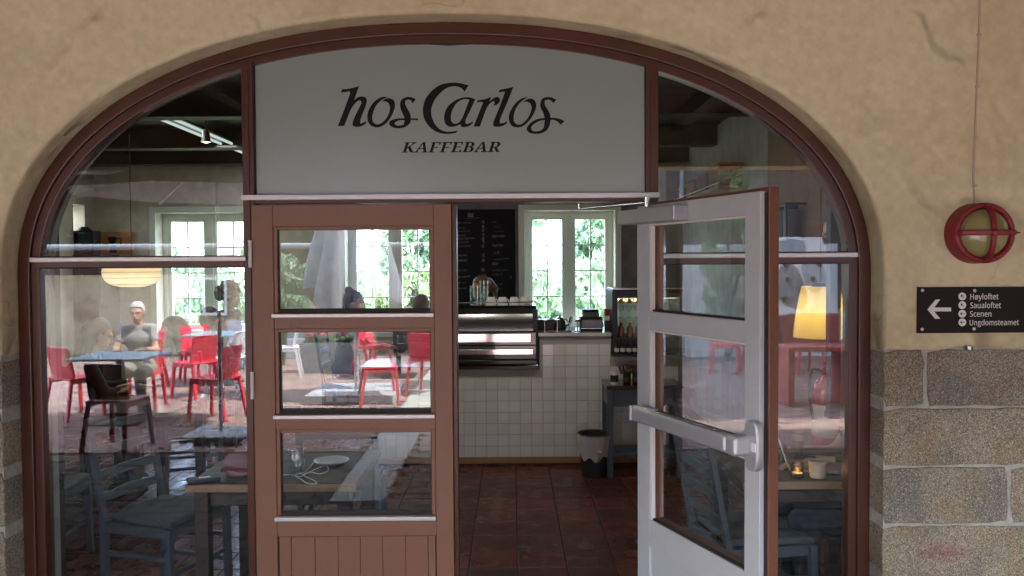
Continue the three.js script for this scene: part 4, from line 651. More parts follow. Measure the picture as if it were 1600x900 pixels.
  for (let i = 0; i < 4; i++) { const x = g.position.x - w / 2 + 0.035 + i * 0.052; const p = thing('soda_bottle', ['small dark bottle under the display fridge, nearest the window', 'second small dark bottle under the display fridge', 'third small dark bottle under the display fridge', 'fourth small dark bottle under the display fridge'][i], 'bottle', [x, y0 + 0.001, zf + 0.012]); mesh('bottle_glass', lathe(bot.map(([r, y]) => [r * 0.75, y * 0.85]), 18), M.blackGloss, p); mesh('label_band', cyl(0.0215, 0.0215, 0.02, 0.05, 0, 0, 18), M.signInk, p); }
  tag(mesh('fridge_ledge', bx(a.x, a.x + w, y0 - 0.02, y0 - 0.0015, ZC - 0.001, zf + 0.04, 0.002), M.black), 'narrow black ledge under the display fridge', 'shelf');
}
{ // side cabinet with cups
  const d = 6.55 - 0, z = 3.4 - 6.62, x0 = P(948, 620, z).x, x1 = x0 + 0.62, yt = P(970, 603, z).y;
  const g = thing('side_cabinet', 'small charcoal side cabinet with drawer and open shelf by the counter', 'cabinet', [(x0 + x1) / 2, 0, z - 0.2]);
  const w = (x1 - x0) / 2;
  mesh('top', bx(-w, w, yt - 0.03, yt, -0.2, 0.2, 0.004), M.darkTop, g);
  for (const [x, zz] of [[-w + 0.03, 0.17], [w - 0.03, 0.17], [-w + 0.03, -0.17], [w - 0.03, -0.17]]) mesh('leg', bx(x - 0.025, x + 0.025, 0, yt - 0.031, zz - 0.02, zz + 0.02, 0.003), M.charcoal, g);
  mesh('drawer', bx(-w + 0.058, w - 0.058, yt - 0.17, yt - 0.035, -0.15, 0.182, 0.003), M.charcoal, g); mesh('knob', new THREE.SphereGeometry(0.013, 14, 10).translate(0, yt - 0.10, 0.195), M.chrome, g);
  mesh('shelf', bx(-w + 0.056, w - 0.056, 0.16, 0.19, -0.15, 0.17, 0.003), M.charcoal, g); mesh('side_rail', [bx(-w + 0.01, -w + 0.045, yt - 0.17, yt - 0.031, -0.149, 0.149), bx(w - 0.045, w - 0.01, yt - 0.17, yt - 0.031, -0.149, 0.149)], M.charcoal, g);
  const jar = thing('white_canister', 'white canister with a black band on the side cabinet', 'canister', [P(960, 600, z - 0.1).x, yt, z - 0.1]);
  mesh('canister_body', cyl(0.033, 0.033, 0, 0.105, 0, 0, 28), M.white, jar); mesh('label_band', cyl(0.0337, 0.0337, 0.02, 0.075, 0, 0, 28), M.black, jar); mesh('lid', cyl(0.034, 0.032, 0.1055, 0.115, 0, 0, 28), M.alum, jar);
  [['black pot of wooden stirrers on the side cabinet', 979.5], ['black pot of paddle stirrers on the side cabinet beside the open door', 994]].forEach(([l, px], i) => {
    const c = thing('stirrer_pot', l, 'pot', [P(px, 600, z - 0.1).x, yt, z - 0.1]); mesh('pot', lathe([[0, 0.002], [0.030, 0], [0.032, 0.1], [0.029, 0.1], [0.027, 0.01], [0, 0.01]], 24), M.black, c); mesh('label_band', cyl(0.0325, 0.0332, 0.02, 0.06, 0, 0, 24), std({ color: rgb(0.09, 0.05, 0.03), roughness: 0.6 }), c);
    for (let k = 0; k < 5; k++) { const t = -0.5 + k * 0.25; mesh('stirrer', bx(-0.011, 0.011, 0.09, 0.155, -0.003, 0.003, 0.002).rotateZ(-t * 0.7).translate(t * 0.02, 0, rr(-0.015, 0.015)), k % 2 ? M.black : std({ color: rgb(0.13, 0.055, 0.035), roughness: 0.7 }), c); }
  });
}
{ // waste bin
  const z = 3.4 - 6.72, y = 0, p = P(930, 740, z), r = 0.135, h = P(930, 677, z).y;
  const g = thing('waste_bin', 'black waste bin lined with a clear knotted bag beside the counter', 'bin', [p.x, 0, z]);
  mesh('bin_body', lathe([[0, 0.004], [r * 0.78, 0], [r * 0.80, 0.01], [r, h - 0.02], [r + 0.006, h], [r - 0.006, h], [r * 0.78, 0.015], [0, 0.012]], 36), std({ color: rgb(0.025, 0.026, 0.028), roughness: 0.45 }), g);
  const bag = new THREE.CylinderGeometry(r + 0.009, r * 0.93, h * 0.44, 60, 12, true), bp = bag.attributes.position;
  for (let i = 0; i < bp.count; i++) { const a = Math.atan2(bp.getZ(i), bp.getX(i)), yy = bp.getY(i) / (h * 0.44) + 0.5, d = (1 - yy), k = 1 + 0.03 * d * Math.sin(a * 13 + 3 * Math.sin(a * 3)); const drop = 0.05 * Math.sin(a - 0.3); bp.setXYZ(i, bp.getX(i) * k, bp.getY(i) - d * drop * 1.0 + 0.02 * d * Math.sin(a * 7), bp.getZ(i) * k); }
  bag.computeVertexNormals(); mesh('bin_bag', bag.translate(0, h * 0.79, 0), phy({ color: rgb(0.9, 0.9, 0.9), roughness: 0.4, transmission: 0.4, thickness: 0, side: THREE.DoubleSide }), g);
  mesh('bag_knot', [new THREE.SphereGeometry(0.018, 12, 10).scale(1.2, 0.9, 0.7).translate(0.02, h * 0.62, r * 0.96), tube([[0.02, h * 0.62, r * 0.97], [0.012, h * 0.5, r * 0.96], [0.0, h * 0.40, r * 0.93]], 0.011, 16), tube([[-0.09, h * 0.84, r * 0.55], [-0.02, h * 0.68, r * 0.96], [0.02, h * 0.62, r * 0.97], [0.09, h * 0.8, r * 0.7]], 0.006, 24)], phy({ color: rgb(0.6, 0.6, 0.6), roughness: 0.35, transmission: 0.2, thickness: 0 }), g);
  mesh('bin_rim', new THREE.TorusGeometry(r + 0.004, 0.006, 10, 48).rotateX(Math.PI / 2).translate(0, h, 0), std({ color: rgb(0.07, 0.072, 0.075), roughness: 0.4 }), g);
}
// ---------------------------------------------------------------- seating inside
function ladderChair(name, label, pos, turn) {                               // faces local +z
  const g = thing(name, label, 'chair', pos, turn);
  const W = 0.21, Dp = 0.20, t = 0.034;
  for (const s of [-1, 1]) {
    mesh('back_post', [bar([s * W, 0, -Dp], [s * W, 0.46, -Dp], t, t), bar([s * W, 0.45, -Dp], [s * W * 0.98, 0.96, -Dp - 0.10], t, t * 0.8)], M.charcoal, g);
    mesh('leg', bar([s * (W + 0.01), 0, Dp + 0.01], [s * (W + 0.01), 0.445, Dp], t, t), M.charcoal, g);
    mesh('side_stretcher', [bar([s * W, 0.16, -Dp + 0.01], [s * W, 0.16, Dp - 0.01], 0.02, 0.024), bar([s * W, 0.29, -Dp + 0.01], [s * W, 0.29, Dp - 0.01], 0.02, 0.024)], M.charcoal, g);
  }
  mesh('stretcher', [bar([-W + 0.01, 0.21, Dp], [W - 0.01, 0.21, Dp], 0.024, 0.02)], M.charcoal, g);
  mesh('seat_frame', [bx(-W + 0.012, W - 0.012, 0.395, 0.445, Dp - 0.012, Dp + 0.012, 0.003), bx(-W - 0.012, -W + 0.012, 0.395, 0.445, -Dp + 0.017, Dp - 0.017, 0.003), bx(W - 0.012, W + 0.012, 0.395, 0.445, -Dp + 0.017, Dp - 0.017, 0.003), bx(-W + 0.018, W - 0.018, 0.395, 0.445, -Dp - 0.01, -Dp + 0.012, 0.003)], M.charcoal, g);
  const q = slab(shapeOf([[-W - 0.012, Dp + 0.012], [W + 0.012, Dp + 0.012], [W - 0.02, -Dp + 0.02], [-W + 0.02, -Dp + 0.02]]), 0, 0.036, 0.014, 4).rotateX(Math.PI / 2).translate(0, 0.481, 0);
  mesh('seat', q, M.seatGrey, g);
  for (const y of [0.56, 0.67, 0.78, 0.90]) { const z = -Dp - 0.10 * (y - 0.45) / 0.51, c = slab(shapeOf([[-W + 0.012, -0.022], [0, -0.018], [W - 0.012, -0.022], [W - 0.012, 0.022], [0, 0.03], [-W + 0.012, 0.022]]), -0.008, 0.008, 0.003); mesh('slat', c.rotateX(-0.19).translate(0, y, z), M.charcoal, g); }
  return g;
}
const ch0 = ladderChair('ladder_back_chair', 'dark grey ladder back chair with padded seat right behind the side pane', [-1.80, 0, -0.88], R(72));
const chc = (l, p, t) => { const c = ch0.clone(); c.name = numbered('ladder_back_chair'); c.userData = { label: l, category: 'chair' }; c.position.set(...p); c.rotation.y = R(t); scene.add(c); return c; };
chc('dark grey ladder back chair under the left table, behind the nearer chair', [-2.75, 0, -1.35], 95);
chc('dark grey ladder back chair beside the open door in the right hand pane', [1.12, 0, -0.52], 100);
chc('dark ladder back chair at the far side of the wooden table', [-1.0, 0, -1.45], 185);
chc('dark ladder back chair at the back of the room below the paper lamp', [-3.5, 0, -2.9], 20);
chc('dark ladder back chair under the window behind the paper lamp', [-2.92, 0, -4.36], 165);
chc('dark ladder back chair of the dark haired person in dark clothes', [-2.54, 0, -3.18], -70);
chc('dark ladder back chair of the person with the hair bun', [-1.64, 0, -4.9], 88).scale.y = 1.28;
chc('dark ladder back chair of the person with their back turned', [-0.96, 0, -5.18], 178).scale.y = 1.16;

function table(name, label, x0, x1, z0, z1, h, top, leg) {
  const g = thing(name, label, 'table', [(x0 + x1) / 2, 0, (z0 + z1) / 2]); const w = (x1 - x0) / 2, d = (z1 - z0) / 2;
  if (top === M.oak) { mesh('table_top', bx(-w, w, h - 0.034, h, -d, d - 0.012, 0.003), M.tableTop, g); mesh('edge_band', bx(-w, w, h - 0.034, h - 0.001, d - 0.0115, d, 0.003), M.oak, g); } else mesh('table_top', bx(-w, w, h - 0.034, h, -d, d, 0.004), top, g); mesh('apron', bx(-w + 0.06, w - 0.06, h - 0.11, h - 0.0345, -d + 0.06, d - 0.06, 0.003), leg, g);
  for (const [a, b] of [[-1, -1], [1, -1], [-1, 1], [1, 1]]) mesh('leg', bx(a * (w - 0.06) - 0.03, a * (w - 0.06) + 0.03, 0, h - 0.0345, b * (d - 0.06) - 0.03, b * (d - 0.06) + 0.03, 0.003), leg, g);
  return g;
}
table('cafe_table', 'wooden café table with a pale front edge behind the closed leaf', -1.46, -0.70, -0.98, -0.27, 0.752, M.oak, M.beam);
table('cafe_table', 'wooden café table with laptop and candle behind the right hand pane', 1.02, 1.72, -0.95, -0.26, 0.752, M.oak, M.beam);
table('cafe_table', 'dark polished café table behind the ladder back chair', -3.25, -2.3, -2.9, -2.1, 0.75, M.darkTop, M.black);
table('cafe_table', 'dark polished café table against the left wall', -4.6, -3.75, -3.6, -2.8, 0.75, M.darkTop, M.black);
table('cafe_table', 'dark café table under the window behind the counter woman and beside the glazed leaf', -1.36, -0.6, -4.96, -4.4, 0.75, M.darkTop, M.black);

// on the wooden table: jar, plate, cable, cloth bag, phone
{
  const t = 0.754, at = (px, py) => { const d = ray(px, py), s = (t - _o.y) / d.y; return d.multiplyScalar(s).add(_o); };
  const j = at(463, 742), jar = thing('glass_jar', 'clear screw top glass jar on the wooden table', 'jar', [j.x, t, j.z]);
  mesh('jar_body', lathe([[0, 0.002], [0.036, 0], [0.04, 0.008], [0.04, 0.09], [0.034, 0.105], [0.034, 0.125], [0.0315, 0.125], [0.0315, 0.104], [0.037, 0.088], [0.037, 0.01], [0, 0.007]], 32), M.tumbler, jar); mesh('jar_rim', new THREE.TorusGeometry(0.034, 0.0025, 8, 32).rotateX(Math.PI / 2).translate(0, 0.118, 0), M.clearGlass, jar);
  const p = at(518, 724), pl = thing('plate', 'round glass plate on the wooden table behind the cable', 'plate', [p.x, t, p.z]); mesh('plate_dish', lathe([[0, 0.003], [0.06, 0.002], [0.085, 0.016], [0.086, 0.019], [0.06, 0.006], [0, 0.006]], 48), M.whitePlastic, pl);
  const w = [[442, 745], [455, 743], [468, 747], [480, 741], [492, 735], [508, 730], [512, 738], [500, 742], [486, 740], [474, 744], [490, 752], [495, 757], [482, 758], [470, 750], [462, 745], [478, 738], [490, 725]].map(([x, y]) => { const q = at(x, y); return [q.x, t + 0.004 + rr(0, 0.004), q.z]; });
  tag(mesh('charging_cable', tube(w, 0.0024, 160, 6), M.whitePlastic), 'tangled white charging cable on the wooden table', 'cable');
  const b = at(374, 742), bag = thing('cloth_bag', 'crumpled pink and white cloth bag on the wooden table by the frame', 'bag', [b.x, t, b.z]);
  const bg = new THREE.SphereGeometry(0.075, 28, 20), q = bg.attributes.position; for (let i = 0; i < q.count; i++) { const k = 1 + 0.25 * (fbm(q.getX(i) * 3 + 0.5, q.getY(i) * 3 + q.getZ(i) * 4 + 0.5, 4, 3, 5) - 0.5); q.setXYZ(i, q.getX(i) * k, Math.max(0, q.getY(i) * k * 0.85 + 0.045), q.getZ(i) * k * 0.75); } bg.computeVertexNormals();
  mesh('bag_body', bg, cloth(0.62, 0.36, 0.42), bag); mesh('red_trim', tube([[-0.07, 0.03, 0.03], [-0.03, 0.045, 0.062], [0.03, 0.035, 0.062], [0.07, 0.03, 0.03]], 0.009, 24), cloth(0.42, 0.01, 0.05), bag);
  const ph = at(318, 752), c = thing('wallet', 'dark folded wallet lying on the wooden table edge', 'wallet', [ph.x, t, ph.z], 0.5); mesh('wallet_body', bx(-0.07, 0.07, 0.001, 0.018, -0.035, 0.035, 0.006), std({ color: rgb(0.02, 0.022, 0.04), roughness: 0.6 }), c); mesh('wallet_print', bx(-0.02, 0.03, 0.0182, 0.0192, -0.01, 0.012), M.signInk, c);
}
// on the right table: laptop, cups, candle, jar lid
{
  const t = 0.754, L = thing('laptop', 'open silver laptop on the right hand table, screen towards the door', 'laptop', [1.43, t, -0.55], R(72));
  mesh('keyboard_base', bx(-0.155, 0.155, 0.002, 0.016, -0.11, 0.11, 0.005), M.silver, L); mesh('screen', bx(-0.155, 0.155, 0, 0.215, -0.005, 0.003, 0.003).rotateX(-0.32).translate(0, 0.016, -0.108), M.silver, L); mesh('keyboard', bx(-0.135, 0.135, 0.0155, 0.0175, -0.08, 0.02, 0.002), M.black, L);
  const cup = thing('stoneware_cup', 'cream stoneware cup at the edge of the right hand table', 'cup', [P(1278, 740, -0.33).x, t, -0.33]);
  mesh('cup_body', lathe([[0, 0.002], [0.033, 0], [0.036, 0.004], [0.042, 0.066], [0.043, 0.075], [0.040, 0.075], [0.037, 0.06], [0.033, 0.01], [0, 0.008]], 32), std({ map: T.speck, color: rgb(0.55, 0.45, 0.32), roughness: 0.5 }), cup); mesh('rim', new THREE.TorusGeometry(0.0415, 0.003, 8, 36).rotateX(Math.PI / 2).translate(0, 0.074, 0), std({ color: rgb(0.4, 0.32, 0.22), roughness: 0.5 }), cup);
  const cx = P(1246, 740, -0.33).x, cn = thing('candle_glass', 'small lit candle in a dark glass on the right hand table', 'candle', [cx, t, -0.33]);
  mesh('holder', lathe([[0, 0.003], [0.026, 0], [0.029, 0.005], [0.030, 0.062], [0.0275, 0.062], [0.026, 0.008], [0, 0.007]], 28), phy({ color: rgb(0.5, 0.46, 0.42), roughness: 0.05, transmission: 1, thickness: 0 }), cn); mesh('wax', cyl(0.025, 0.025, 0.0085, 0.022, 0, 0, 24), M.white, cn);
  mesh('flame', new THREE.SphereGeometry(0.006, 12, 10).scale(1, 2.0, 1).translate(0, 0.036, 0), std({ color: 0, emissive: rgb(1, 0.62, 0.2), emissiveIntensity: 0.3 }), cn);
  const pl = new THREE.PointLight(new THREE.Color(1, 0.62, 0.25), 0.002, 3); pl.position.set(cx, t + 0.036, -0.33); pl.name = 'candle_light'; scene.add(pl);
  const lt = thing('latte_glass', 'tall latte glass with foam behind the laptop', 'glass', [P(1241, 712, -0.62).x + 0.05, t, -0.72]); mesh('glass_wall', lathe([[0, 0.002], [0.026, 0], [0.035, 0.12], [0.033, 0.12], [0.025, 0.006], [0, 0.006]], 26), M.clearGlass, lt); mesh('coffee', lathe([[0, 0.0075], [0.0245, 0.008], [0.031, 0.085], [0, 0.085]], 24), std({ color: rgb(0.30, 0.16, 0.08), roughness: 0.4 }), lt); mesh('foam', cyl(0.0312, 0.0325, 0.0855, 0.106, 0, 0, 24), std({ color: rgb(0.7, 0.58, 0.42), roughness: 0.8 }), lt);
  const ft = thing('metal_tin', 'upright shiny tin on the right hand table behind the hands', 'tin', [1.28, t, -0.86]); mesh('tin_body', cyl(0.05, 0.05, 0.001, 0.13, 0, 0, 30), std({ color: rgb(0.12, 0.16, 0.16), metalness: 0.6, roughness: 0.3 }), ft); mesh('tin_lid', cyl(0.0515, 0.0515, 0.1305, 0.145, 0, 0, 30), M.steel, ft);
}
// lamps
{
  const z = -2.85, p = P(206, 425, z), g = thing('paper_pendant', 'oval white paper pendant lamp hanging on a thin cord in the left room', 'pendant lamp', [p.x, P(206, 448, z).y, z]);
  const w = (P(249, 430, z).x - P(163, 430, z).x) / 2, h = P(206, 402, z).y - P(206, 448, z).y;
  const prof = []; for (let i = 0; i <= 16; i++) { const t = -Math.PI / 2 + Math.PI * i / 16; prof.push([Math.max(0.09, w * Math.pow(Math.abs(Math.cos(t)), 0.55)), h / 2 + h / 2 * Math.sin(t)]); }
  mesh('lamp_shade', lathe(prof, 48), M.paperLamp, g); for (const i of [3, 6, 8, 10, 13]) mesh('rib', new THREE.TorusGeometry(prof[i][0] + 0.001, 0.0018, 6, 48).rotateX(Math.PI / 2).translate(0, prof[i][1], 0), M.oak, g);
  mesh('cord', cyl(0.003, 0.003, h, CEIL - g.position.y, 0, 0, 8), M.black, g); mesh('bulb', new THREE.SphereGeometry(0.03, 16, 12).translate(0, h * 0.45, 0), M.bulb, g);
  const pl = new THREE.PointLight(new THREE.Color(1, 0.82, 0.6), 0.012, 8); pl.position.set(p.x, g.position.y + h * 0.45, z); pl.name = 'pendant_light'; scene.add(pl);
}
{
  const z = -1.15, a = P(1242, 522, z), b = P(1322, 447, z), w = (b.x - a.x) / 2, h = b.y - a.y + 0.02, g = thing('yellow_shade_lamp', 'glowing yellow ribbed shade lamp beside the dark post in the right pane', 'pendant lamp', [a.x + w, a.y - 0.02, z]);
  const prof = []; for (let i = 0; i <= 44; i++) { const y = h * i / 44, t = i / 44; prof.push([w * (1.0 - 0.30 * Math.pow(t, 1.5)) + (i % 2 ? 0.0035 : 0), y]); }
  mesh('lamp_shade', lathe(prof, 48), M.yellowLamp, g); mesh('shade_ring', new THREE.TorusGeometry(w, 0.004, 8, 48).rotateX(Math.PI / 2), M.oak, g); mesh('bulb', new THREE.SphereGeometry(0.032, 16, 12).translate(0, h * 0.45, 0), M.bulb, g);
  mesh('cord', cyl(0.003, 0.003, h, CEIL - g.position.y, 0, 0, 8), M.black, g); mesh('shade_cap', cyl(0.05, 0.04, h - 0.01, h + 0.02, 0, 0, 20), M.black, g);
  const pl = new THREE.PointLight(new THREE.Color(1, 0.8, 0.4), 0.008, 8); pl.position.set(g.position.x, g.position.y + h * 0.45, z); pl.name = 'shade_light'; scene.add(pl);
}
{ // fluorescent batten and spots
  const a = [P(376, 228, -5.4), P(262, 168, -2.5)];
  const g = thing('fluorescent_batten', 'white twin tube ceiling light running back into the left room', 'ceiling light', [-2.9, CEIL - 0.17, -4.75]);
  const xx = -1.95 - a[0].x + 0.0; void xx;
  for (const s of [-1, 1]) mesh('tube', bx(s * 0.055 - 0.012, s * 0.055 + 0.012, 0, 0.024, -1.4, 1.4, 0.01), M.tubeGlow, g);
  mesh('tray', bx(-0.075, 0.075, 0.026, 0.045, -1.45, 1.45, 0.004), M.black, g); mesh('hanger', [cyl(0.004, 0.004, 0.045, 0.165, 0, -1.1, 8), cyl(0.004, 0.004, 0.045, 0.165, 0, 1.1, 8)], M.black, g);
  const L = new THREE.RectAreaLight(new THREE.Color(0.9, 1, 0.98), 1.1, 0.2, 2.8); L.position.set(g.position.x, g.position.y - 0.006, -4.75); L.rotation.x = -Math.PI / 2; L.name = 'batten_lamp'; scene.add(L);
  const spot = (l, px, py, z, power) => { const p = P(px, py, z), s = thing('spot_lamp', l, 'spot lamp', [p.x, p.y, z]); mesh('spot_housing', lathe([[0.02, 0.10], [0.03, 0.095], [0.035, 0.03], [0.045, 0], [0.041, 0], [0.03, 0.03], [0.02, 0.09]], 24), M.black, s); mesh('bulb', new THREE.SphereGeometry(0.03, 16, 10).scale(1, 0.8, 1).translate(0, 0.012, 0), M.bulb, s); mesh('stem', cyl(0.006, 0.006, 0.1, CEIL - p.y, 0, 0, 8), M.black, s); const pl = new THREE.PointLight(new THREE.Color(1, 0.9, 0.75), power, 9); pl.position.set(p.x, p.y + 0.012, z); pl.name = 'spot_light'; scene.add(pl); };
  spot('small warm ceiling spot lamp in the upper part of the arched side pane', 322, 222, -4.0, 0.08); spot('small warm ceiling spot lamp above the bar behind the frosted pane', 716, 150, -2.6, 0.16); spot('small warm ceiling spot lamp over the counter end by the display fridge', 880, 150, -2.6, 0.14);
}
// walls: pictures, shelves, extinguisher, tall dark cupboard
{
  const c = thing('tall_cupboard', 'tall dark cupboard against the back wall at the far left', 'cupboard', [P(134, 450, -6.4).x, 0, -6.5]); const w = 0.19 * 1.25, h = P(134, 398, -6.3).y;
  mesh('cupboard_body', bx(-w, w, 0.06, h, -0.25, 0.22, 0.006), M.beam, c); mesh('cupboard_door', bx(-w + 0.01, -0.003, 0.08, h - 0.02, 0.221, 0.24, 0.004), M.beam, c); mesh('cupboard_door', bx(0.003, w - 0.01, 0.08, h - 0.02, 0.221, 0.24, 0.004), M.beam, c); mesh('plinth', bx(-w + 0.02, w - 0.02, 0, 0.06, -0.24, 0.2), M.black, c);
  const k = thing('black_lantern_frame', 'black square lantern frame standing on the tall cupboard', 'lantern', [P(131, 395, -6.4).x, h + 0.001, -6.42]);
  mesh('lantern_frame', [bx(-0.15, -0.13, 0, 0.28, -0.09, 0.09), bx(0.13, 0.15, 0, 0.28, -0.09, 0.09), bx(-0.129, 0.129, 0.26, 0.28, -0.09, 0.09), bx(-0.129, 0.129, 0, 0.02, -0.09, 0.09)], M.black, k); mesh('lantern_back', bx(-0.129, 0.129, 0.021, 0.259, -0.089, -0.08), M.charcoal, k); mesh('lantern_top', cyl(0.1, 0.04, 0.281, 0.33, 0, 0, 4), M.black, k);
  const a = P(153, 398, ZB + 0.02), b = P(208, 362, ZB + 0.02), pw = (b.x - a.x) / 2, ph = b.y - a.y, o = thing('coffee_pot_picture', 'orange picture of a black stovetop coffee pot on the back wall', 'picture', [(a.x + b.x) / 2, a.y, ZB + 0.004]);
  mesh('picture_board', bx(-pw, pw, 0, ph, 0, 0.02, 0.003), std({ map: T.speck, color: rgb(0.55, 0.26, 0.07), roughness: 0.7 }), o);
  const s = ph / 0.29, pot = [[-0.05, 0.02], [0.05, 0.02], [0.028, 0.12], [0.05, 0.22], [0.02, 0.23], [0.012, 0.25], [-0.012, 0.25], [-0.02, 0.23], [-0.045, 0.225], [-0.07, 0.22], [-0.03, 0.12]].map(([x, y]) => [x * s - 0.03, y * s]); mesh('pot_print', slab(shapeOf(pot), 0.0202, 0.0222), M.black, o); mesh('pot_print', tube([[0.015 * s, 0.2 * s, 0.022], [0.075 * s, 0.21 * s, 0.022], [0.06 * s, 0.11 * s, 0.022]], 0.006, 16), M.black, o);
  const fr = PX(70, 455, XL + 0.02); const f = thing('wall_picture', 'small dark framed picture on the left wall behind the frame', 'picture', [XL + 0.003, 1.35, -4.05]); mesh('picture_frame', bx(0, 0.025, 0, 0.5, -0.2, 0.2, 0.004), M.beam, f); mesh('print', bx(0.0252, 0.027, 0.05, 0.45, -0.15, 0.15), M.greyBox, f); void fr;
  const pz = -0.98, post = thing('timber_post', 'dark timber post with a small white switch close behind the side pane', 'post', [P(86, 700, pz).x, 0, pz]); mesh('post_shaft', bx(-0.027, 0.027, 0, CEIL - 0.001, -0.04, 0.04, 0.004), M.beam, post); const sy = P(84, 783, pz + 0.05).y; mesh('switch', bx(-0.022, 0.022, sy - 0.026, sy + 0.026, 0.0402, 0.064, 0.006), M.bead, post);
  const rp = thing('timber_post', 'dark timber post beside the yellow lamp in the right pane', 'post', [P(1302, 500, -0.62).x, 0, -0.62]); mesh('post_shaft', bx(-0.026, 0.026, 1.0, CEIL - 0.001, -0.03, 0.03, 0.004), M.beam, rp); mesh('post_shoe', bx(-0.03, 0.03, 0.97, 0.999, -0.034, 0.034, 0.003), M.black, rp);
  // shelf high on the right wall with wine boxes
  const shY = 2.38, sh = thing('wall_shelf', 'narrow wooden shelf high on the side wall above the open door', 'shelf', [XR - 0.14, shY, -5.2]); mesh('shelf_board', bx(-0.13, 0.135, 0, 0.025, -1.2, 1.2, 0.003), M.pine, sh); mesh('shelf_rail', [tube([[-0.125, 0.05, -1.2], [-0.125, 0.05, 1.2]], 0.006, 8), rod([-0.125, 0.025, -1.1], [-0.125, 0.05, -1.1], 0.004), rod([-0.125, 0.025, 1.1], [-0.125, 0.05, 1.1], 0.004), rod([-0.125, 0.025, 0], [-0.125, 0.05, 0], 0.004)], M.alum, sh);
  for (let i = 0; i < 4; i++) { const wb = thing('wine_box', ['reddish wooden wine box at the near end of the wall shelf', 'second wooden wine box on the wall shelf', 'third wooden wine box on the wall shelf', 'wooden wine box at the far end of the wall shelf'][i], 'box', [XR - 0.13, shY + 0.026, -4.3 - i * 0.52]); mesh('box_side', bx(-0.1, 0.11, 0, 0.20 - 0.02 * i, -0.2, 0.2, 0.004), std({ map: T.wood, color: i % 2 ? rgb(0.16, 0.05, 0.025) : rgb(0.22, 0.075, 0.03), roughness: 0.6 }), wb); mesh('box_lid', bx(-0.105, 0.112, 0.2005 - 0.02 * i, 0.215 - 0.02 * i, -0.205, 0.205, 0.003), M.oak, wb); }
  // extinguisher on the right wall panel
  const ez = -1.62, ep = PX(1290, 660, XR - 0.1); const e = thing('fire_extinguisher', 'red fire extinguisher with white label on the right wall', 'fire extinguisher', [P(1290, 660, ez).x, P(1290, 705, ez).y, ez]); void ep;
  mesh('cylinder', lathe([[0, 0], [0.076, 0.002], [0.08, 0.012], [0.08, 0.36], [0.066, 0.42], [0.03, 0.45], [0.022, 0.47], [0, 0.47]], 36), phy({ color: rgb(0.42, 0.012, 0.015), roughness: 0.25, clearcoat: 0.5 }), e); mesh('label_band', cyl(0.0808, 0.0808, 0.10, 0.29, 0, 0, 36), M.white, e); mesh('valve', [cyl(0.018, 0.018, 0.47, 0.51), bx(-0.01, 0.07, 0.505, 0.52, -0.01, 0.01, 0.003), bx(-0.01, 0.08, 0.53, 0.545, -0.01, 0.01, 0.003)], M.black, e); mesh('hose', tube([[-0.018, 0.49, 0], [-0.09, 0.5, 0.02], [-0.11, 0.36, 0.03], [-0.088, 0.2, 0.03]], 0.009, 30), M.black, e); mesh('bracket', bx(0.05, XR - 0.012 - e.position.x, 0.25, 0.29, -0.03, 0.03), M.steel, e);
  const red = P(1292, 361, -2.2); const rs = thing('red_poster', 'small red framed poster with a pale portrait shape on the brown wall', 'poster', [XR - 0.03, P(1292, 375, -2.2).y - 0.0, -2.2]); void red;
  { const x = XR - 0.0135, p1 = PX(1280, 361, x), p2 = PX(1304, 361, x), yb = PX(1292, 372, x).y, yt = PX(1292, 350, x).y; rs.position.set(x, yb, (p1.z + p2.z) / 2); const hz = Math.abs(p1.z - p2.z) / 2; mesh('poster_sheet', bx(-0.012, 0, 0, yt - yb, -hz, hz, 0.002), std({ color: rgb(0.28, 0.02, 0.02), roughness: 0.6 }), rs); mesh('poster_print', [cyl(0.05, 0.05, -0.001, 0.001, 0, 0, 20).rotateZ(Math.PI / 2).translate(-0.0135, (yt - yb) * 0.6, hz * 0.2), bx(-0.0145, -0.0125, (yt - yb) * 0.15, (yt - yb) * 0.4, -hz * 0.3, hz * 0.6)], M.bead, rs); }
  { const x = XR - 0.0135, p1 = PX(1222, 350, x), p2 = PX(1260, 350, x), yb = PX(1240, 372, x).y, yt = PX(1240, 322, x).y; const bs = thing('black_wire_shelf', 'black wire wall shelf holding dark jars on the brown wall', 'shelf', [x, yb, (p1.z + p2.z) / 2]); const hz = Math.abs(p1.z - p2.z) / 2, h = yt - yb; mesh('wire_frame', [rod([-0.14, 0, -hz], [-0.14, h, -hz], 0.008), rod([-0.14, 0, hz], [-0.14, h, hz], 0.008), rod([-0.14, h, -hz], [-0.14, h, hz], 0.008), rod([0, h, -hz], [-0.14, h, -hz], 0.008), rod([0, h, hz], [-0.14, h, hz], 0.008)], M.black, bs); mesh('shelf_board', bx(-0.14, 0, -0.02, 0, -hz, hz, 0.003), M.beam, bs);
    for (let i = 0; i < 3; i++) { const j = thing('storage_jar', ['dark storage jar at the near end of the wire shelf', 'dark storage jar in the middle of the wire shelf', 'dark storage jar at the far end of the wire shelf'][i], 'jar', [x - 0.07, yb + 0.001, bs.position.z + hz * (0.6 - 0.6 * i)]); mesh('jar_body', cyl(0.055, 0.055, 0, 0.2, 0, 0, 20), M.charcoal, j); mesh('lid', cyl(0.05, 0.05, 0.2005, 0.23, 0, 0, 20), M.black, j); } }
}

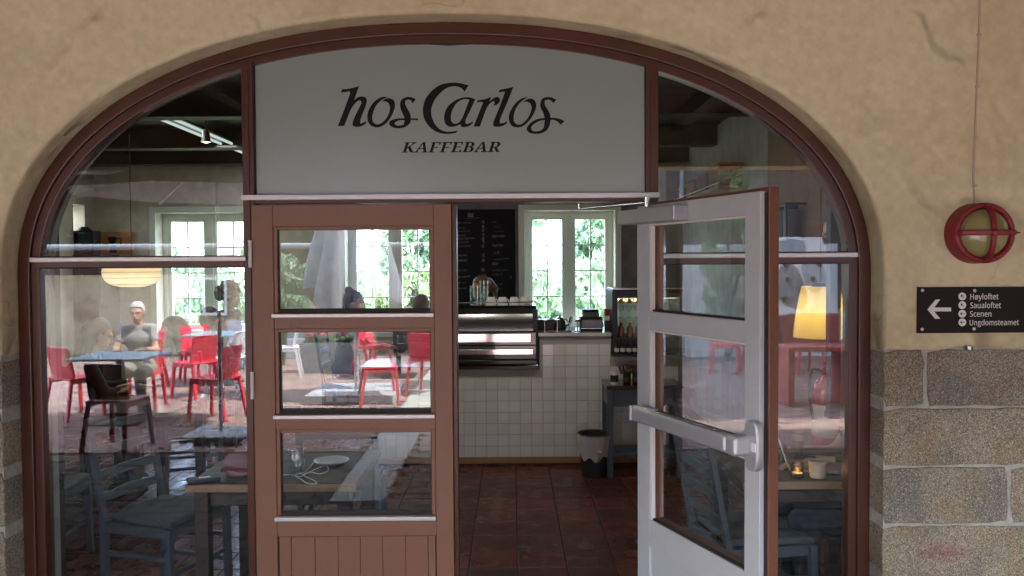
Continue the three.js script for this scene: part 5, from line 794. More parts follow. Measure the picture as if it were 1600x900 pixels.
// ---------------------------------------------------------------- people
function nets(f, mn, mx, c) {                                                 // surface of f = 0 (negative inside)
  const n = [0, 1, 2].map((i) => Math.ceil((mx[i] - mn[i]) / c) + 1), [nx, ny, nz] = n, d = new Float32Array(nx * ny * nz), at = (i, j, k) => (k * ny + j) * nx + i;
  for (let k = 0; k < nz; k++) for (let j = 0; j < ny; j++) for (let i = 0; i < nx; i++) d[at(i, j, k)] = f(mn[0] + i * c, mn[1] + j * c, mn[2] + k * c);
  const vid = new Int32Array(nx * ny * nz).fill(-1), pos = [], idx = [];
  for (let k = 0; k < nz - 1; k++) for (let j = 0; j < ny - 1; j++) for (let i = 0; i < nx - 1; i++) {
    let m = 0, x = 0, y = 0, z = 0, e = 0; const v = []; for (let q = 0; q < 8; q++) { const a = d[at(i + (q & 1), j + ((q >> 1) & 1), k + (q >> 2))]; v.push(a); if (a < 0) m |= 1 << q; }
    if (m === 0 || m === 255) continue;
    for (const [a, b] of EDGES) { if ((v[a] < 0) === (v[b] < 0)) continue; const t = v[a] / (v[a] - v[b]); x += (a & 1) + t * ((b & 1) - (a & 1)); y += ((a >> 1) & 1) + t * (((b >> 1) & 1) - ((a >> 1) & 1)); z += (a >> 2) + t * ((b >> 2) - (a >> 2)); e++; }
    vid[at(i, j, k)] = pos.length / 3; pos.push(mn[0] + (i + x / e) * c, mn[1] + (j + y / e) * c, mn[2] + (k + z / e) * c);
  }
  const quad = (a, b, cc, dd, s) => { if (a < 0 || b < 0 || cc < 0 || dd < 0) return; if (s) idx.push(a, b, cc, a, cc, dd); else idx.push(a, cc, b, a, dd, cc); };
  for (let k = 1; k < nz - 1; k++) for (let j = 1; j < ny - 1; j++) for (let i = 1; i < nx - 1; i++) {
    const s = d[at(i, j, k)] < 0;
    if (s !== (d[at(i + 1, j, k)] < 0)) quad(vid[at(i, j - 1, k - 1)], vid[at(i, j, k - 1)], vid[at(i, j, k)], vid[at(i, j - 1, k)], s);
    if (s !== (d[at(i, j + 1, k)] < 0)) quad(vid[at(i - 1, j, k - 1)], vid[at(i - 1, j, k)], vid[at(i, j, k)], vid[at(i, j, k - 1)], s);
    if (s !== (d[at(i, j, k + 1)] < 0)) quad(vid[at(i - 1, j - 1, k)], vid[at(i, j - 1, k)], vid[at(i, j, k)], vid[at(i - 1, j, k)], s);
  }
  const g = new THREE.BufferGeometry(); g.setAttribute('position', new THREE.Float32BufferAttribute(pos, 3)); g.setIndex(idx); g.computeVertexNormals(); return g;
}
const EDGES = [[0, 1], [2, 3], [4, 5], [6, 7], [0, 2], [1, 3], [4, 6], [5, 7], [0, 4], [1, 5], [2, 6], [3, 7]];
const cap = (a, b, ra, rb) => { const ab = [b[0] - a[0], b[1] - a[1], b[2] - a[2]], l2 = ab[0] ** 2 + ab[1] ** 2 + ab[2] ** 2; return (x, y, z) => { const px = x - a[0], py = y - a[1], pz = z - a[2]; const t = Math.max(0, Math.min(1, (px * ab[0] + py * ab[1] + pz * ab[2]) / l2)); return Math.hypot(px - ab[0] * t, py - ab[1] * t, pz - ab[2] * t) - (ra + (rb - ra) * t); }; };
const ell = (c, r) => (x, y, z) => { const a = (x - c[0]) / r[0], b = (y - c[1]) / r[1], d = (z - c[2]) / r[2], k = Math.hypot(a, b, d); return (k - 1) * Math.min(r[0], r[1], r[2]); };
const smin = (fs, k) => (x, y, z) => { let s = 1e9; for (const f of fs) { const v = f(x, y, z); if (s > 1e8) { s = v; continue; } const h = Math.max(0, Math.min(1, 0.5 + 0.5 * (v - s) / k)); s = v * (1 - h) + s * h - k * h * (1 - h); } return s; };
const add3 = (a, b, t = 1) => [a[0] + b[0] * t, a[1] + b[1] * t, a[2] + b[2] * t];
function bounds(pts, r) { return [[0, 1, 2].map((i) => Math.min(...pts.map((p) => p[i])) - r), [0, 1, 2].map((i) => Math.max(...pts.map((p) => p[i])) + r)]; }
const HEAD = (() => { // faces +z, centre of the skull at the origin, chin at -0.115
  const f = smin([ell([0, 0.02, -0.012], [0.074, 0.098, 0.094]), ell([0, -0.045, 0.022], [0.056, 0.068, 0.066]), ell([0, -0.095, 0.058], [0.026, 0.02, 0.024]), cap([0, 0.012, 0.086], [0, -0.03, 0.102], 0.008, 0.012), ell([0, 0.022, 0.074], [0.05, 0.012, 0.018]), cap([-0.02, -0.062, 0.084], [0.02, -0.062, 0.084], 0.008, 0.008), ell([-0.075, -0.01, -0.005], [0.012, 0.03, 0.02]), ell([0.075, -0.01, -0.005], [0.012, 0.03, 0.02])], 0.018);
  return fixGeo(nets(f, [-0.11, -0.15, -0.14], [0.11, 0.15, 0.14], 0.0065));
})();
function handGeo(curl, side) {                                               // palm from the wrist along +z, back of the hand up; side is where the thumb points
  const fs = [ell([0, 0, 0.045], [0.041, 0.015, 0.052]), cap([0, 0, -0.01], [0, 0, 0.02], 0.025, 0.027)];
  [[-0.030, 0.080, 0.9], [-0.010, 0.090, 1], [0.011, 0.087, 0.95], [0.030, 0.076, 0.76]].forEach(([x, z, k], i) => { let p = [x * side * -1, 0.002, z], a = curl * (0.6 + 0.12 * i); const L = [0.034 * k, 0.026 * k, 0.021 * k]; let rad = 0.0088; for (const l of L) { const q = add3(p, [x * 0.12 * -side, -Math.sin(a) * l, Math.cos(a) * l]); fs.push(cap(p, q, rad, rad - 0.0008)); p = q; a += curl * 0.75; rad -= 0.0006; } });
  const t0 = [0.026 * side, -0.004, 0.022], t1 = [0.050 * side, -0.010, 0.050], t2 = [0.055 * side, -0.018, 0.078], t3 = [0.050 * side, -0.024, 0.098]; fs.push(cap(t0, t1, 0.014, 0.0105), cap(t1, t2, 0.0105, 0.0095), cap(t2, t3, 0.0095, 0.008));
  return fixGeo(nets(smin(fs, 0.006), [-0.08, -0.1, -0.04], [0.08, 0.03, 0.2], 0.0034));
}
const HANDS = { l: handGeo(0.35, -1), r: handGeo(0.35, 1) };
function frameAt(p, dir, up) { const z = V(...dir).normalize(), x = V(...up).cross(z).normalize(), y = z.clone().cross(x); return new THREE.Matrix4().makeBasis(x, y, z).setPosition(...p); }
const geoCache = {};
function figure(name, label, pos, turn, o) {
  const g = thing(name, label, 'person', pos, turn);
  const st = o.stand, hip = st ? 0.93 : 0.53, lean = o.lean || 0;
  const up = (y, s = 1) => [0, hip + y, lean * y * s];
  const J = { hip: up(0), belly: up(0.16), chest: up(0.34), neck: up(0.52), head: add3(up(0.52), [0, 0.145, 0.03 + (o.nod || 0) * 0.05]) };
  const key = [st ? 1 : 0, lean, o.nod, o.arms, o.sleeve, o.skirt, o.slim].join();
  let C = geoCache[key];
  if (!C) {
    const S = o.slim || 0.95; J.sh = {}; J.el = {}; J.wr = {}; const legs = [], arms = [], shirt = [], pts = [J.head, J.hip], hands = [];
    for (const s of [-1, 1]) {
      const sh = add3(up(0.475), [s * 0.165 * S, 0, 0]); let el, wr, hd;
      if (o.arms === 'table') { el = add3(sh, [s * 0.07, -0.25, 0.11]); wr = add3(el, [-s * 0.09, 0.03, 0.235]); hd = [-s * 0.4, -0.05, 1]; }
      else if (o.arms === 'work') { el = add3(sh, [s * 0.06, -0.27, 0.03]); wr = add3(el, [-s * 0.10, 0.04, 0.22]); hd = [-s * 0.5, -0.1, 1]; }
      else if (o.arms === 'chin' && s > 0) { el = add3(sh, [0.06, -0.24, 0.15]); wr = add3(el, [-0.12, 0.23, 0.06]); hd = [-0.15, 1, 0.1]; }
      else { el = add3(sh, [s * 0.075, -0.28, -0.01]); wr = add3(el, [-s * 0.03, -0.22, 0.10]); hd = [0, -1, 0.3]; }
      arms.push(cap(add3(sh, [-s * 0.05, 0, 0]), sh, 0.06 * S, 0.052 * S), cap(sh, el, 0.047 * S, 0.038 * S), cap(el, wr, 0.037 * S, 0.025 * S)); shirt.push(cap(add3(sh, [-s * 0.05, 0, 0]), sh, 0.068 * S, 0.060 * S)); 
      if (o.sleeve === 'long') shirt.push(cap(sh, el, 0.057 * S, 0.048), cap(el, add3(wr, add3(el, wr, -1), 0.06), 0.047, 0.036)); else if (o.sleeve === 'short') shirt.push(cap(sh, [0, 1, 2].map((i) => sh[i] + (el[i] - sh[i]) * 0.55), 0.058 * S, 0.054 * S));
      pts.push(sh, el, wr); hands.push([wr, hd, s]);
      const hp = add3(J.hip, [s * 0.095, -0.01, 0]); const kn = st ? [s * 0.1, 0.5, 0.02] : [s * 0.12, 0.50, 0.43], an = st ? [s * 0.1, 0.085, -0.02] : [s * 0.12, 0.085, 0.40], toe = add3(an, [s * 0.02, -0.045, 0.15]);
      legs.push(cap(hp, kn, 0.088, 0.056), cap(kn, an, 0.055, 0.036), cap(add3(an, [0, -0.035, -0.03]), toe, 0.042, 0.03)); pts.push(kn, an, toe);
    }
    const torso = [cap(add3(J.hip, [-0.06, 0, 0]), add3(J.hip, [0.06, 0, 0]), 0.11 * S, 0.11 * S), cap(J.hip, J.belly, 0.12 * S, 0.115 * S), cap(add3(J.chest, [-0.07 * S, 0, 0]), add3(J.chest, [0.07 * S, 0, 0]), 0.105 * S, 0.105 * S), cap(J.belly, J.chest, 0.115 * S, 0.12 * S), cap(J.chest, up(0.47), 0.10 * S, 0.07 * S)];
    const neck = cap(up(0.47), add3(J.head, [0, -0.06, -0.02]), 0.052, 0.05);
    const [mn, mx] = bounds(pts, 0.16);
    const body = fixGeo(nets(smin([...torso, ...arms, ...legs, neck], 0.03), mn, mx, 0.0135)), parts = [body, HEAD.clone().applyMatrix4(new THREE.Matrix4().makeRotationX((o.nod || 0) * 0.4).setPosition(...J.head))];
    for (const [wr, hd, s] of hands) parts.push(HANDS[s > 0 ? 'r' : 'l'].clone().applyMatrix4(frameAt(wr, hd, o.arms === 'table' || o.arms === 'work' ? [0, 1, 0] : [0, 0, 1])));
    const fat = (fs, r) => fs.map((f) => (x, y, z) => f(x, y, z) - r);
    const sf = smin([...fat(torso, 0.012), ...shirt], 0.03), ny = up(0.52)[1];
    const shirtG = nets((x, y, z) => Math.max(sf(x, y, z), y - ny - 0.01 + 0.05 * Math.max(0, z - lean * 0.5) * 4), mn, mx, 0.0135);
    const lf = smin(fat([torso[0], torso[1], ...legs.filter((_, i) => i % 3 < 2)], 0.014), 0.025);
    const trG = nets((x, y, z) => Math.max(lf(x, y, z), (st ? y - hip - 0.1 : y - hip - 0.1)), mn, mx, 0.0135);
    const shoe = nets(smin(fat(legs.filter((_, i) => i % 3 === 2), 0.008), 0.02), [-0.3, -0.03, -0.3], [0.3, 0.13, 0.75], 0.012);
    C = geoCache[key] = { body: mergeGeometries(parts.map((q) => metric(q))), shirtG: metric(shirtG), trG: metric(trG), shoe: metric(shoe), head: J.head };
  }
  rawMesh('body', C.body, o.skin || M.skin, g); rawMesh('shirt', C.shirtG, o.shirt, g); rawMesh('trousers', C.trG, o.trousers, g); rawMesh('shoes', C.shoe, M.black, g);
  const hm = new THREE.Matrix4().makeRotationX((o.nod || 0) * 0.4).setPosition(...C.head), tr = (q) => q.applyMatrix4(hm);
  for (const s of [-1, 1]) mesh('eye', tr(new THREE.SphereGeometry(0.0085, 12, 8).translate(s * 0.03, 0.008, 0.076)), M.eye, g);
  mesh('mouth', tr(new THREE.SphereGeometry(0.02, 12, 8).scale(1, 0.28, 0.4).translate(0, -0.062, 0.0865)), M.lip, g);
  // hair
  const hs = [ell([0, 0.038, -0.022], [0.086, 0.098, 0.10])]; const H = o.hairKind;
  if (H === 'bun') hs.push(ell([0, 0.13, -0.07], [0.04, 0.036, 0.04]), ell([0, -0.02, -0.07], [0.07, 0.07, 0.05]));
  if (H === 'pony') hs.push(cap([0, 0.06, -0.115], [0.01, -0.03, -0.16], 0.032, 0.03), cap([0.01, -0.03, -0.16], [0.015, -0.20, -0.14], 0.03, 0.012), ell([0, -0.01, -0.07], [0.07, 0.07, 0.05]));
  if (H === 'long') hs.push(cap([-0.06, 0, -0.05], [-0.07, -0.21, -0.04], 0.045, 0.03), cap([0.06, 0, -0.05], [0.07, -0.21, -0.04], 0.045, 0.03), cap([0, 0, -0.08], [0, -0.24, -0.07], 0.06, 0.045));
  if (H === 'curly') for (let i = 0; i < 60; i++) { const a = rr(0, 6.28), e = rr(-0.55, 1.5), r = 0.105; hs.push(ell([Math.cos(a) * Math.cos(e) * r, 0.035 + Math.sin(e) * r, -0.03 + Math.sin(a) * Math.cos(e) * r * 0.95], [0.032, 0.032, 0.032])); }
  if (H === 'short') hs.push(ell([0, -0.01, -0.06], [0.072, 0.07, 0.055]));
  const hf = smin(hs, H === 'curly' ? 0.008 : 0.02), face = (x, y, z) => Math.min(Math.max(Math.abs(x) - 0.068, y - 0.055 - 0.02 * (1 - Math.abs(x) / 0.07), 0.018 - z), 10);
  const hg = nets((x, y, z) => Math.max(hf(x, y, z) + 0.004 * (vnoise(x * 180 + 500, y * 30 + z * 90 + 500, 997, 3) - 0.5), -face(x, y, z)), [-0.19, -0.31, -0.22], [0.19, 0.21, 0.16], 0.008);
  rawMesh('hair', metric(tr(hg)), o.hair, g);
  return g;
}
{
  const dk = hairM(0.025, 0.017, 0.012), br = hairM(0.06, 0.032, 0.016), bl = hairM(0.19, 0.12, 0.06), rimLitHair = hairM(0.55, 0.52, 0.48), au = hairM(0.05, 0.028, 0.014), backlitSkin = phy({ color: rgb(0.26, 0.14, 0.095), roughness: 0.6 });  // woman at the window: backlit darkness put into her skin and hair colours
  const seatAt = (px, py, d) => { const p = P(px, py, 3.4 - d); return p; };
  const put = (name, label, px, py, d, turn, o) => { const p = P(px, py, 3.4 - d), hy = o.stand ? 0.93 + 0.665 : 0.53 + 0.665; figure(name, label, [p.x, o.lift || 0, 3.4 - d], R(turn), o); };
  // inside
  put('person', 'person with dark hair bowed over the dark table below the paper lamp', 96, 545, 6.3, 120, { arms: 'table', lean: 0.35, nod: 0.9, sleeve: 'long', hairKind: 'long', hair: dk, shirt: cloth(0.05, 0.045, 0.05), trousers: cloth(0.03, 0.035, 0.05) });
  put('person', 'dark haired person in dark clothes seated above the ladder back chair', 296, 545, 6.6, -70, { arms: 'table', lean: 0.15, nod: 0.3, sleeve: 'long', hairKind: 'long', hair: dk, shirt: cloth(0.018, 0.018, 0.022), trousers: std({ map: T.skirt, roughness: 0.9 }) });
  put('person', 'person with short brown hair seated low before the lattice window', 313, 500, 7.8, 165, { arms: 'table', lean: 0.2, nod: 0.5, sleeve: 'long', hairKind: 'short', hair: dk, shirt: cloth(0.10, 0.09, 0.09), trousers: cloth(0.05, 0.06, 0.09) });
  put('person', 'woman with curly hair standing by the lattice window in a dark top', 356, 470, 8.55, 75, { stand: 1, lift: -0.19, arms: 'down', lean: 0.0, sleeve: 'none', slim: 0.88, skin: backlitSkin, hairKind: 'curly', hair: au, shirt: cloth(0.045, 0.035, 0.04), trousers: cloth(0.04, 0.04, 0.05) });
  put('person', 'person with a hair bun seen in profile through the top pane of the closed leaf', 540, 470, 8.3, 88, { arms: 'table', lean: 0.1, nod: 0.2, sleeve: 'short', hairKind: 'bun', hair: dk, shirt: cloth(0.06, 0.06, 0.07), trousers: cloth(0.04, 0.05, 0.08), lift: 0.14 });
  put('person', 'person with their back turned at the edge of the closed leaf top pane', 655, 478, 8.6, 178, { arms: 'table', lean: 0.2, nod: 0.2, sleeve: 'long', hairKind: 'short', hair: br, shirt: cloth(0.22, 0.23, 0.24), trousers: cloth(0.04, 0.04, 0.05), lift: 0.08 });
  put('person', 'barista with a blond ponytail leaning behind the espresso machine', 766, 455, 8.9, -66, { stand: 1, lift: -0.13, arms: 'work', lean: 0.12, nod: 0.4, sleeve: 'short', slim: 0.9, hairKind: 'pony', hair: bl, shirt: cloth(0.02, 0.02, 0.022), trousers: cloth(0.03, 0.03, 0.04) });
  figure('person', 'person typing on the laptop, mostly hidden by the frame, bare forearms showing', [1.80, 0, -0.58], R(-92), { arms: 'table', lean: 0.10, nod: 0.6, sleeve: 'short', hairKind: 'short', hair: br, shirt: cloth(0.03, 0.035, 0.05), trousers: cloth(0.04, 0.05, 0.09) });
  // in the yard, seen mirrored
  const yard = (label, px, py, c, turn, o) => { const p = PM(px, py, c); figure('person', label, [p.x, o.lift || 0, c], R(turn), o); };
  yard('person in a pale shirt seated outside, sunlit rim put into the hair colour, mirrored in the side pane', 214, 508, 6.55, 172, { arms: 'table', lean: 0.1, nod: 0.2, sleeve: 'short', hairKind: 'short', hair: rimLitHair, shirt: cloth(0.62, 0.61, 0.58), trousers: cloth(0.45, 0.42, 0.36), lift: -0.03 });  // hair colour paled to stand in for a sunlit rim
}
// ---------------------------------------------------------------- the courtyard, seen mirrored in the glass
function plasticChair(label, pos, turn, mat, legMat, grp) {                  // faces local +z
  const g = thing('plastic_chair', label, 'chair', pos, turn, grp); const W = 0.205;
  const rim = (w, h, r, n = 6) => { const o = []; for (const [cx, cy, a0] of [[w - r, h - r, 0], [-w + r, h - r, 90], [-w + r * 0.4, r * 0.4, 180], [w - r * 0.4, r * 0.4, 270]]) { const q = a0 >= 180 ? r * 0.4 : r; for (let i = 0; i <= n; i++) { const t = R(a0 + 90 * i / n); o.push([cx + q * Math.cos(t), cy + q * Math.sin(t)]); } } return shapeOf(o); };
  const b = slab(rim(W, 0.36, 0.05), -0.009, 0.009, 0.005, 3), p = b.attributes.position; for (let i = 0; i < p.count; i++) p.setZ(i, p.getZ(i) + 1.3 * p.getX(i) ** 2); b.computeVertexNormals();
  mesh('backrest', b.rotateX(-0.22).translate(0, 0.465, -0.185), mat, g);
  const s = slab(rim(W + 0.005, 0.42, 0.05), 0, 0.022, 0.008, 3).rotateX(Math.PI / 2).translate(0, 0.47, -0.2); mesh('seat', s, mat, g);
  mesh('seat_apron', [bx(-W, W, 0.405, 0.452, 0.185, 0.205, 0.006), bx(-W, -W + 0.02, 0.405, 0.452, -0.17, 0.184, 0.006), bx(W - 0.02, W, 0.405, 0.452, -0.17, 0.184, 0.006)], mat, g);
  for (const [sx, sz] of [[-1, 1], [1, 1], [-1, -1], [1, -1]]) mesh('leg', bar([sx * (W + 0.01), 0, sz > 0 ? 0.215 : -0.25], [sx * (W - 0.018), 0.445, sz > 0 ? 0.185 : -0.17], 0.04, 0.034, 0.008), legMat || mat, g);
  return g;
}
const redChairs = [
  ['red plastic chair on the brick paving in the middle pane of the closed leaf', -1.66, 6.85, 75], ['red plastic chair behind the grey table at the pane edge of the closed leaf', -1.12, 7.6, 20],
  ['red plastic chair partly behind the grey table by the planter', -2.2, 9.6, 120], ['red plastic chair facing away at the pale blue table, far left', -5.0, 6.0, 28],
  ['maroon plastic chair with shade put into its colour, nearest the shop window', -3.75, 4.4, 8], ['red plastic chair beyond the pale blue table', -5.2, 8.2, 200], ['red plastic chair turned sideways, nearest of the outdoor row', -3.35, 5.9, -75],
  ['red plastic chair beyond the sideways one', -4.15, 7.4, -60], ['red plastic chair under the farther blue table', -4.7, 8.9, 150],
  ['red plastic chair on which the mirrored person sits outside', PM(214, 508, 6.55).x, 6.57, 172],
  ['red plastic chair by the ivy, first of three', 3.3, 9.4, 200], ['red plastic chair by the ivy, second of three', 3.9, 9.7, 190], ['red plastic chair by the ivy, third of three', 4.5, 9.3, 170],
];
const rc = plasticChair(redChairs[0][0], [redChairs[0][1], 0, redChairs[0][2]], R(redChairs[0][3]), M.red);
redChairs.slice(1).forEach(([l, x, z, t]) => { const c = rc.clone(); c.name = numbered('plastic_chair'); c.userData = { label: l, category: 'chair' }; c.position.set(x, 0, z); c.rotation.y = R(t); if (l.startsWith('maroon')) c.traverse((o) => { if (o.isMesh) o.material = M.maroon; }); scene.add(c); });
[['white plastic chair at the farther blue table, side on', -3.9, 7.9, -80], ['white plastic chair at the farther blue table, back turned', -4.4, 10.2, 20], ['white plastic chair behind the white one at the farther table', -3.5, 9.3, -100]].forEach(([l, x, z, t]) => { const c = rc.clone(); c.name = numbered('plastic_chair'); c.userData = { label: l, category: 'chair' }; c.position.set(x, 0, z); c.rotation.y = R(t); c.traverse((o) => { if (o.isMesh) o.material = M.whitePlastic; }); scene.add(c); });
function yardTable(label, x, z, w, d) { const g = thing('outdoor_table', label, 'table', [x, 0, z]); mesh('table_top', bx(-w, w, 0.715, 0.74, -d, d, 0.005), M.blueTop, g); mesh('column', bx(-0.035, 0.035, 0.02, 0.714, -0.035, 0.035, 0.004), M.black, g); mesh('base', bx(-0.26, 0.26, 0, 0.02, -0.26, 0.26, 0.006), M.black, g); return g; }
const t1 = PM(196, 553, 5.9); yardTable('pale blue outdoor table between red chairs, nearest the shop', t1.x, 5.7, 0.42, 0.40); yardTable('pale blue outdoor table beyond the sideways red chair', -4.25, 8.6, 0.42, 0.4); yardTable('pale blue outdoor table behind the red chair of the closed leaf', -1.75, 9.3, 0.45, 0.4); yardTable('pale blue outdoor table beside the slab band', -0.75, 8.3, 0.4, 0.4);
{ // planter with red flowers
  const p = PM(515, 567, 9.9), g = thing('planter_box', 'grey rectangular planter box of red flowers in the courtyard', 'planter', [p.x, 0, 9.9]);
  mesh('planter_wall', slab(shapeOf([[-0.44, -0.2], [0.44, -0.2], [0.44, 0.2], [-0.44, 0.2]], [[[-0.41, -0.17], [-0.41, 0.17], [0.41, 0.17], [0.41, -0.17]]]), 0, 0.48, 0.004).rotateX(-Math.PI / 2), M.greyBox, g); mesh('soil', bx(-0.409, 0.409, 0.02, 0.42, -0.169, 0.169), M.beam, g);
  mesh('foliage', leafGeo(500, () => [rr(-0.4, 0.4), rr(0.42, 0.58), rr(-0.16, 0.16)], 0.05), leafM(0.05, 0.12, 0.03), g);
  for (let i = 0; i < 14; i++) mesh('flower', leafGeo(14, ((x, z) => () => [x + rr(-0.03, 0.03), rr(0.56, 0.62), z + rr(-0.03, 0.03)])(rr(-0.38, 0.38), rr(-0.14, 0.14)), 0.035), leafM(0.45, 0.02, 0.03), g);
}
function leafGeo(n, at, size) {
  const pos = new Float32Array(n * 18), nor = new Float32Array(n * 18), uv = new Float32Array(n * 12); const e = new THREE.Euler(), q = new THREE.Quaternion();
  for (let i = 0; i < n; i++) {
    const [x, y, z] = at(i), s = size * rr(0.6, 1.3); q.setFromEuler(e.set(rr(-1.2, 1.2), rr(0, 6.28), rr(-1.2, 1.2))); const N = V(0, 0, 1).applyQuaternion(q);
    const c = [[-0.5, 0, 0], [0, -0.9, 0], [0.5, 0, 0], [-0.5, 0, 0], [0.5, 0, 0], [0, 0.9, 0]];
    c.forEach((v, k) => { const w = V(v[0] * s, v[1] * s, 0).applyQuaternion(q); pos.set([x + w.x, y + w.y, z + w.z], i * 18 + k * 3); nor.set([N.x, N.y, N.z], i * 18 + k * 3); uv.set([v[0] + 0.5, v[1] + 0.5], i * 12 + k * 2); });
  }
  const g = new THREE.BufferGeometry(); g.setAttribute('position', new THREE.BufferAttribute(pos, 3)); g.setAttribute('normal', new THREE.BufferAttribute(nor, 3)); g.setAttribute('uv', new THREE.BufferAttribute(uv, 2)); return g;
}
{ // folded parasol on slabs
  const p = PM(556, 598, 7.3), z = 7.3, g = thing('folded_parasol', 'big folded grey parasol on a base of pale slabs in the courtyard', 'parasol', [p.x, 0, z]);
  for (const [a, b] of [[-1, -1], [1, -1], [-1, 1], [1, 1]]) mesh('base_slab', bx(a * 0.28 - 0.27, a * 0.28 + 0.27, 0.0, 0.11, b * 0.28 - 0.27, b * 0.28 + 0.27, 0.012), M.concrete, g);
  mesh('pole', cyl(0.03, 0.03, 0.11, 3.3, 0, 0, 20), M.alum, g);
  const cn = new THREE.CylinderGeometry(0.08, 0.70, 2.0, 96, 24, true), q = cn.attributes.position; for (let i = 0; i < q.count; i++) { const a = Math.atan2(q.getZ(i), q.getX(i)), t = 0.5 - q.getY(i) / 2.0, k = 1 + t * (0.22 * Math.sin(a * 6 + 1.5 * t) + 0.1 * Math.sin(a * 11 + 2)); q.setXYZ(i, q.getX(i) * k * (1 - 0.25 * t * t), q.getY(i) - t * t * 0.18 * Math.sin(a * 3 + 0.5), q.getZ(i) * k * (1 - 0.25 * t * t)); } cn.computeVertexNormals();
  mesh('canopy', cn.translate(-0.04, 2.25, 0), M.canvasGrey, g); mesh('tie', new THREE.TorusGeometry(0.30, 0.02, 8, 48).rotateX(Math.PI / 2).scale(1, 1, 1).translate(-0.04, 1.95, 0), M.canvasGrey, g);
}
{ // open parasol added to shade the tables on the left
  const g = thing('added_parasol', 'open grey parasol added to shade the tables on the left of the courtyard', 'parasol', [-2.9, 0, 4.75]);
  mesh('base_slab', bx(-0.3, 0.3, 0, 0.08, -0.3, 0.3, 0.012), M.concrete, g); mesh('pole', cyl(0.02, 0.02, 0.08, 2.86, 0, 0, 16), M.alum, g);
  const n = 8, r = 1.4, tri = []; for (let i = 0; i < n; i++) { const a = i / n * 2 * Math.PI, b = (i + 1) / n * 2 * Math.PI; tri.push(0, 2.88, 0, r * Math.cos(b), 2.42, r * Math.sin(b), r * Math.cos(a), 2.42, r * Math.sin(a)); mesh('rib', rod([0.02 * Math.cos(a), 2.85, 0.02 * Math.sin(a)], [r * 0.99 * Math.cos(a), 2.405, r * 0.99 * Math.sin(a)], 0.008), M.alum, g); }
  const q = new THREE.BufferGeometry(); q.setAttribute('position', new THREE.Float32BufferAttribute(tri, 3)); q.computeVertexNormals(); mesh('canopy', q, M.canvasGrey, g); mesh('finial', new THREE.SphereGeometry(0.03, 12, 8).translate(0, 2.9, 0), M.alum, g);
}
{ // barn opposite: low eaves, tall roof
  const zf = 12.6, yE = PM(430, 383, zf - 0.5).y, g = thing('barn', 'old barn with dark boarded wall, pale base and tall slate roof across the courtyard', 'barn', [-3.2, 0, zf]);
  const X0 = -8.5, X1 = 5.2, w = mesh('wall', bx(X0, X1, 0, 1.55, 0, 0.3, 0.01), std({ map: T.plaster, color: rgb(0.85, 0.83, 0.85), roughness: 0.95 }), g); void w;
  const bm = [0, 1, 2].map((i) => std({ map: T.wood, color: rgb(0.06 + 0.015 * i, 0.036 + 0.008 * i, 0.028 + 0.005 * i), roughness: 0.85 })); const n = 92; for (let i = 0; i < n; i++) { const a = X0 + (X1 - X0) * i / n, b = X0 + (X1 - X0) * (i + 1) / n; mesh('plank', bx(a + 0.004, b - 0.004, 1.552, yE + 0.42, 0.02 + (i % 2) * 0.015, 0.25), bm[i % 3], g); }
  const sl = mesh('roof', slab(shapeOf([[-0.6, yE - 0.02], [-0.6, yE + 0.10], [5.2, yE + 4.6], [5.2, yE + 4.45]]), X0 - 0.4, X1 + 0.4, 0.01).rotateY(-Math.PI / 2).applyMatrix4(new THREE.Matrix4().makeScale(-1, 1, 1)).rotateY(0), std({ map: T.speck, color: rgb(0.13, 0.13, 0.14), roughness: 0.7, side: THREE.DoubleSide }), g); void sl;
  mesh('gutter', rod([X0 - 0.4, yE - 0.02, -0.66], [X1 + 0.4, yE - 0.02, -0.66], 0.06), M.greyBox, g);
  for (let i = 0; i < 18; i++) mesh('rafter_end', bx(X0 + 0.3 + i * 0.78, X0 + 0.38 + i * 0.78, yE + 0.06, yE + 0.2, -0.5, 0.0), bm[0], g);
  const dr = mesh('door', bx(0.6, 1.7, 0, 2.1, -0.03, 0.0, 0.004), bm[0], g); mesh('handle', bx(1.55, 1.58, 0.95, 1.1, -0.06, -0.03), M.black, dr);
  for (const x of [-3.2, 2.6]) { const wn = mesh('window', bx(x, x + 0.9, 0.75, 1.5, -0.03, -0.001, 0.004), M.winFrame, g); mesh('pane', bx(x + 0.06, x + 0.42, 0.81, 1.44, -0.034, -0.0305), M.blackGloss, wn); mesh('pane', bx(x + 0.48, x + 0.84, 0.81, 1.44, -0.034, -0.0305), M.blackGloss, wn); }
  for (let i = 0; i < 3; i++) mesh('step', bx(-1.3, 0.5, 0, 0.5 - i * 0.16, -0.3 - i * 0.3, -0.0 - i * 0.3 - 0.001, 0.01), M.concrete, g);
}
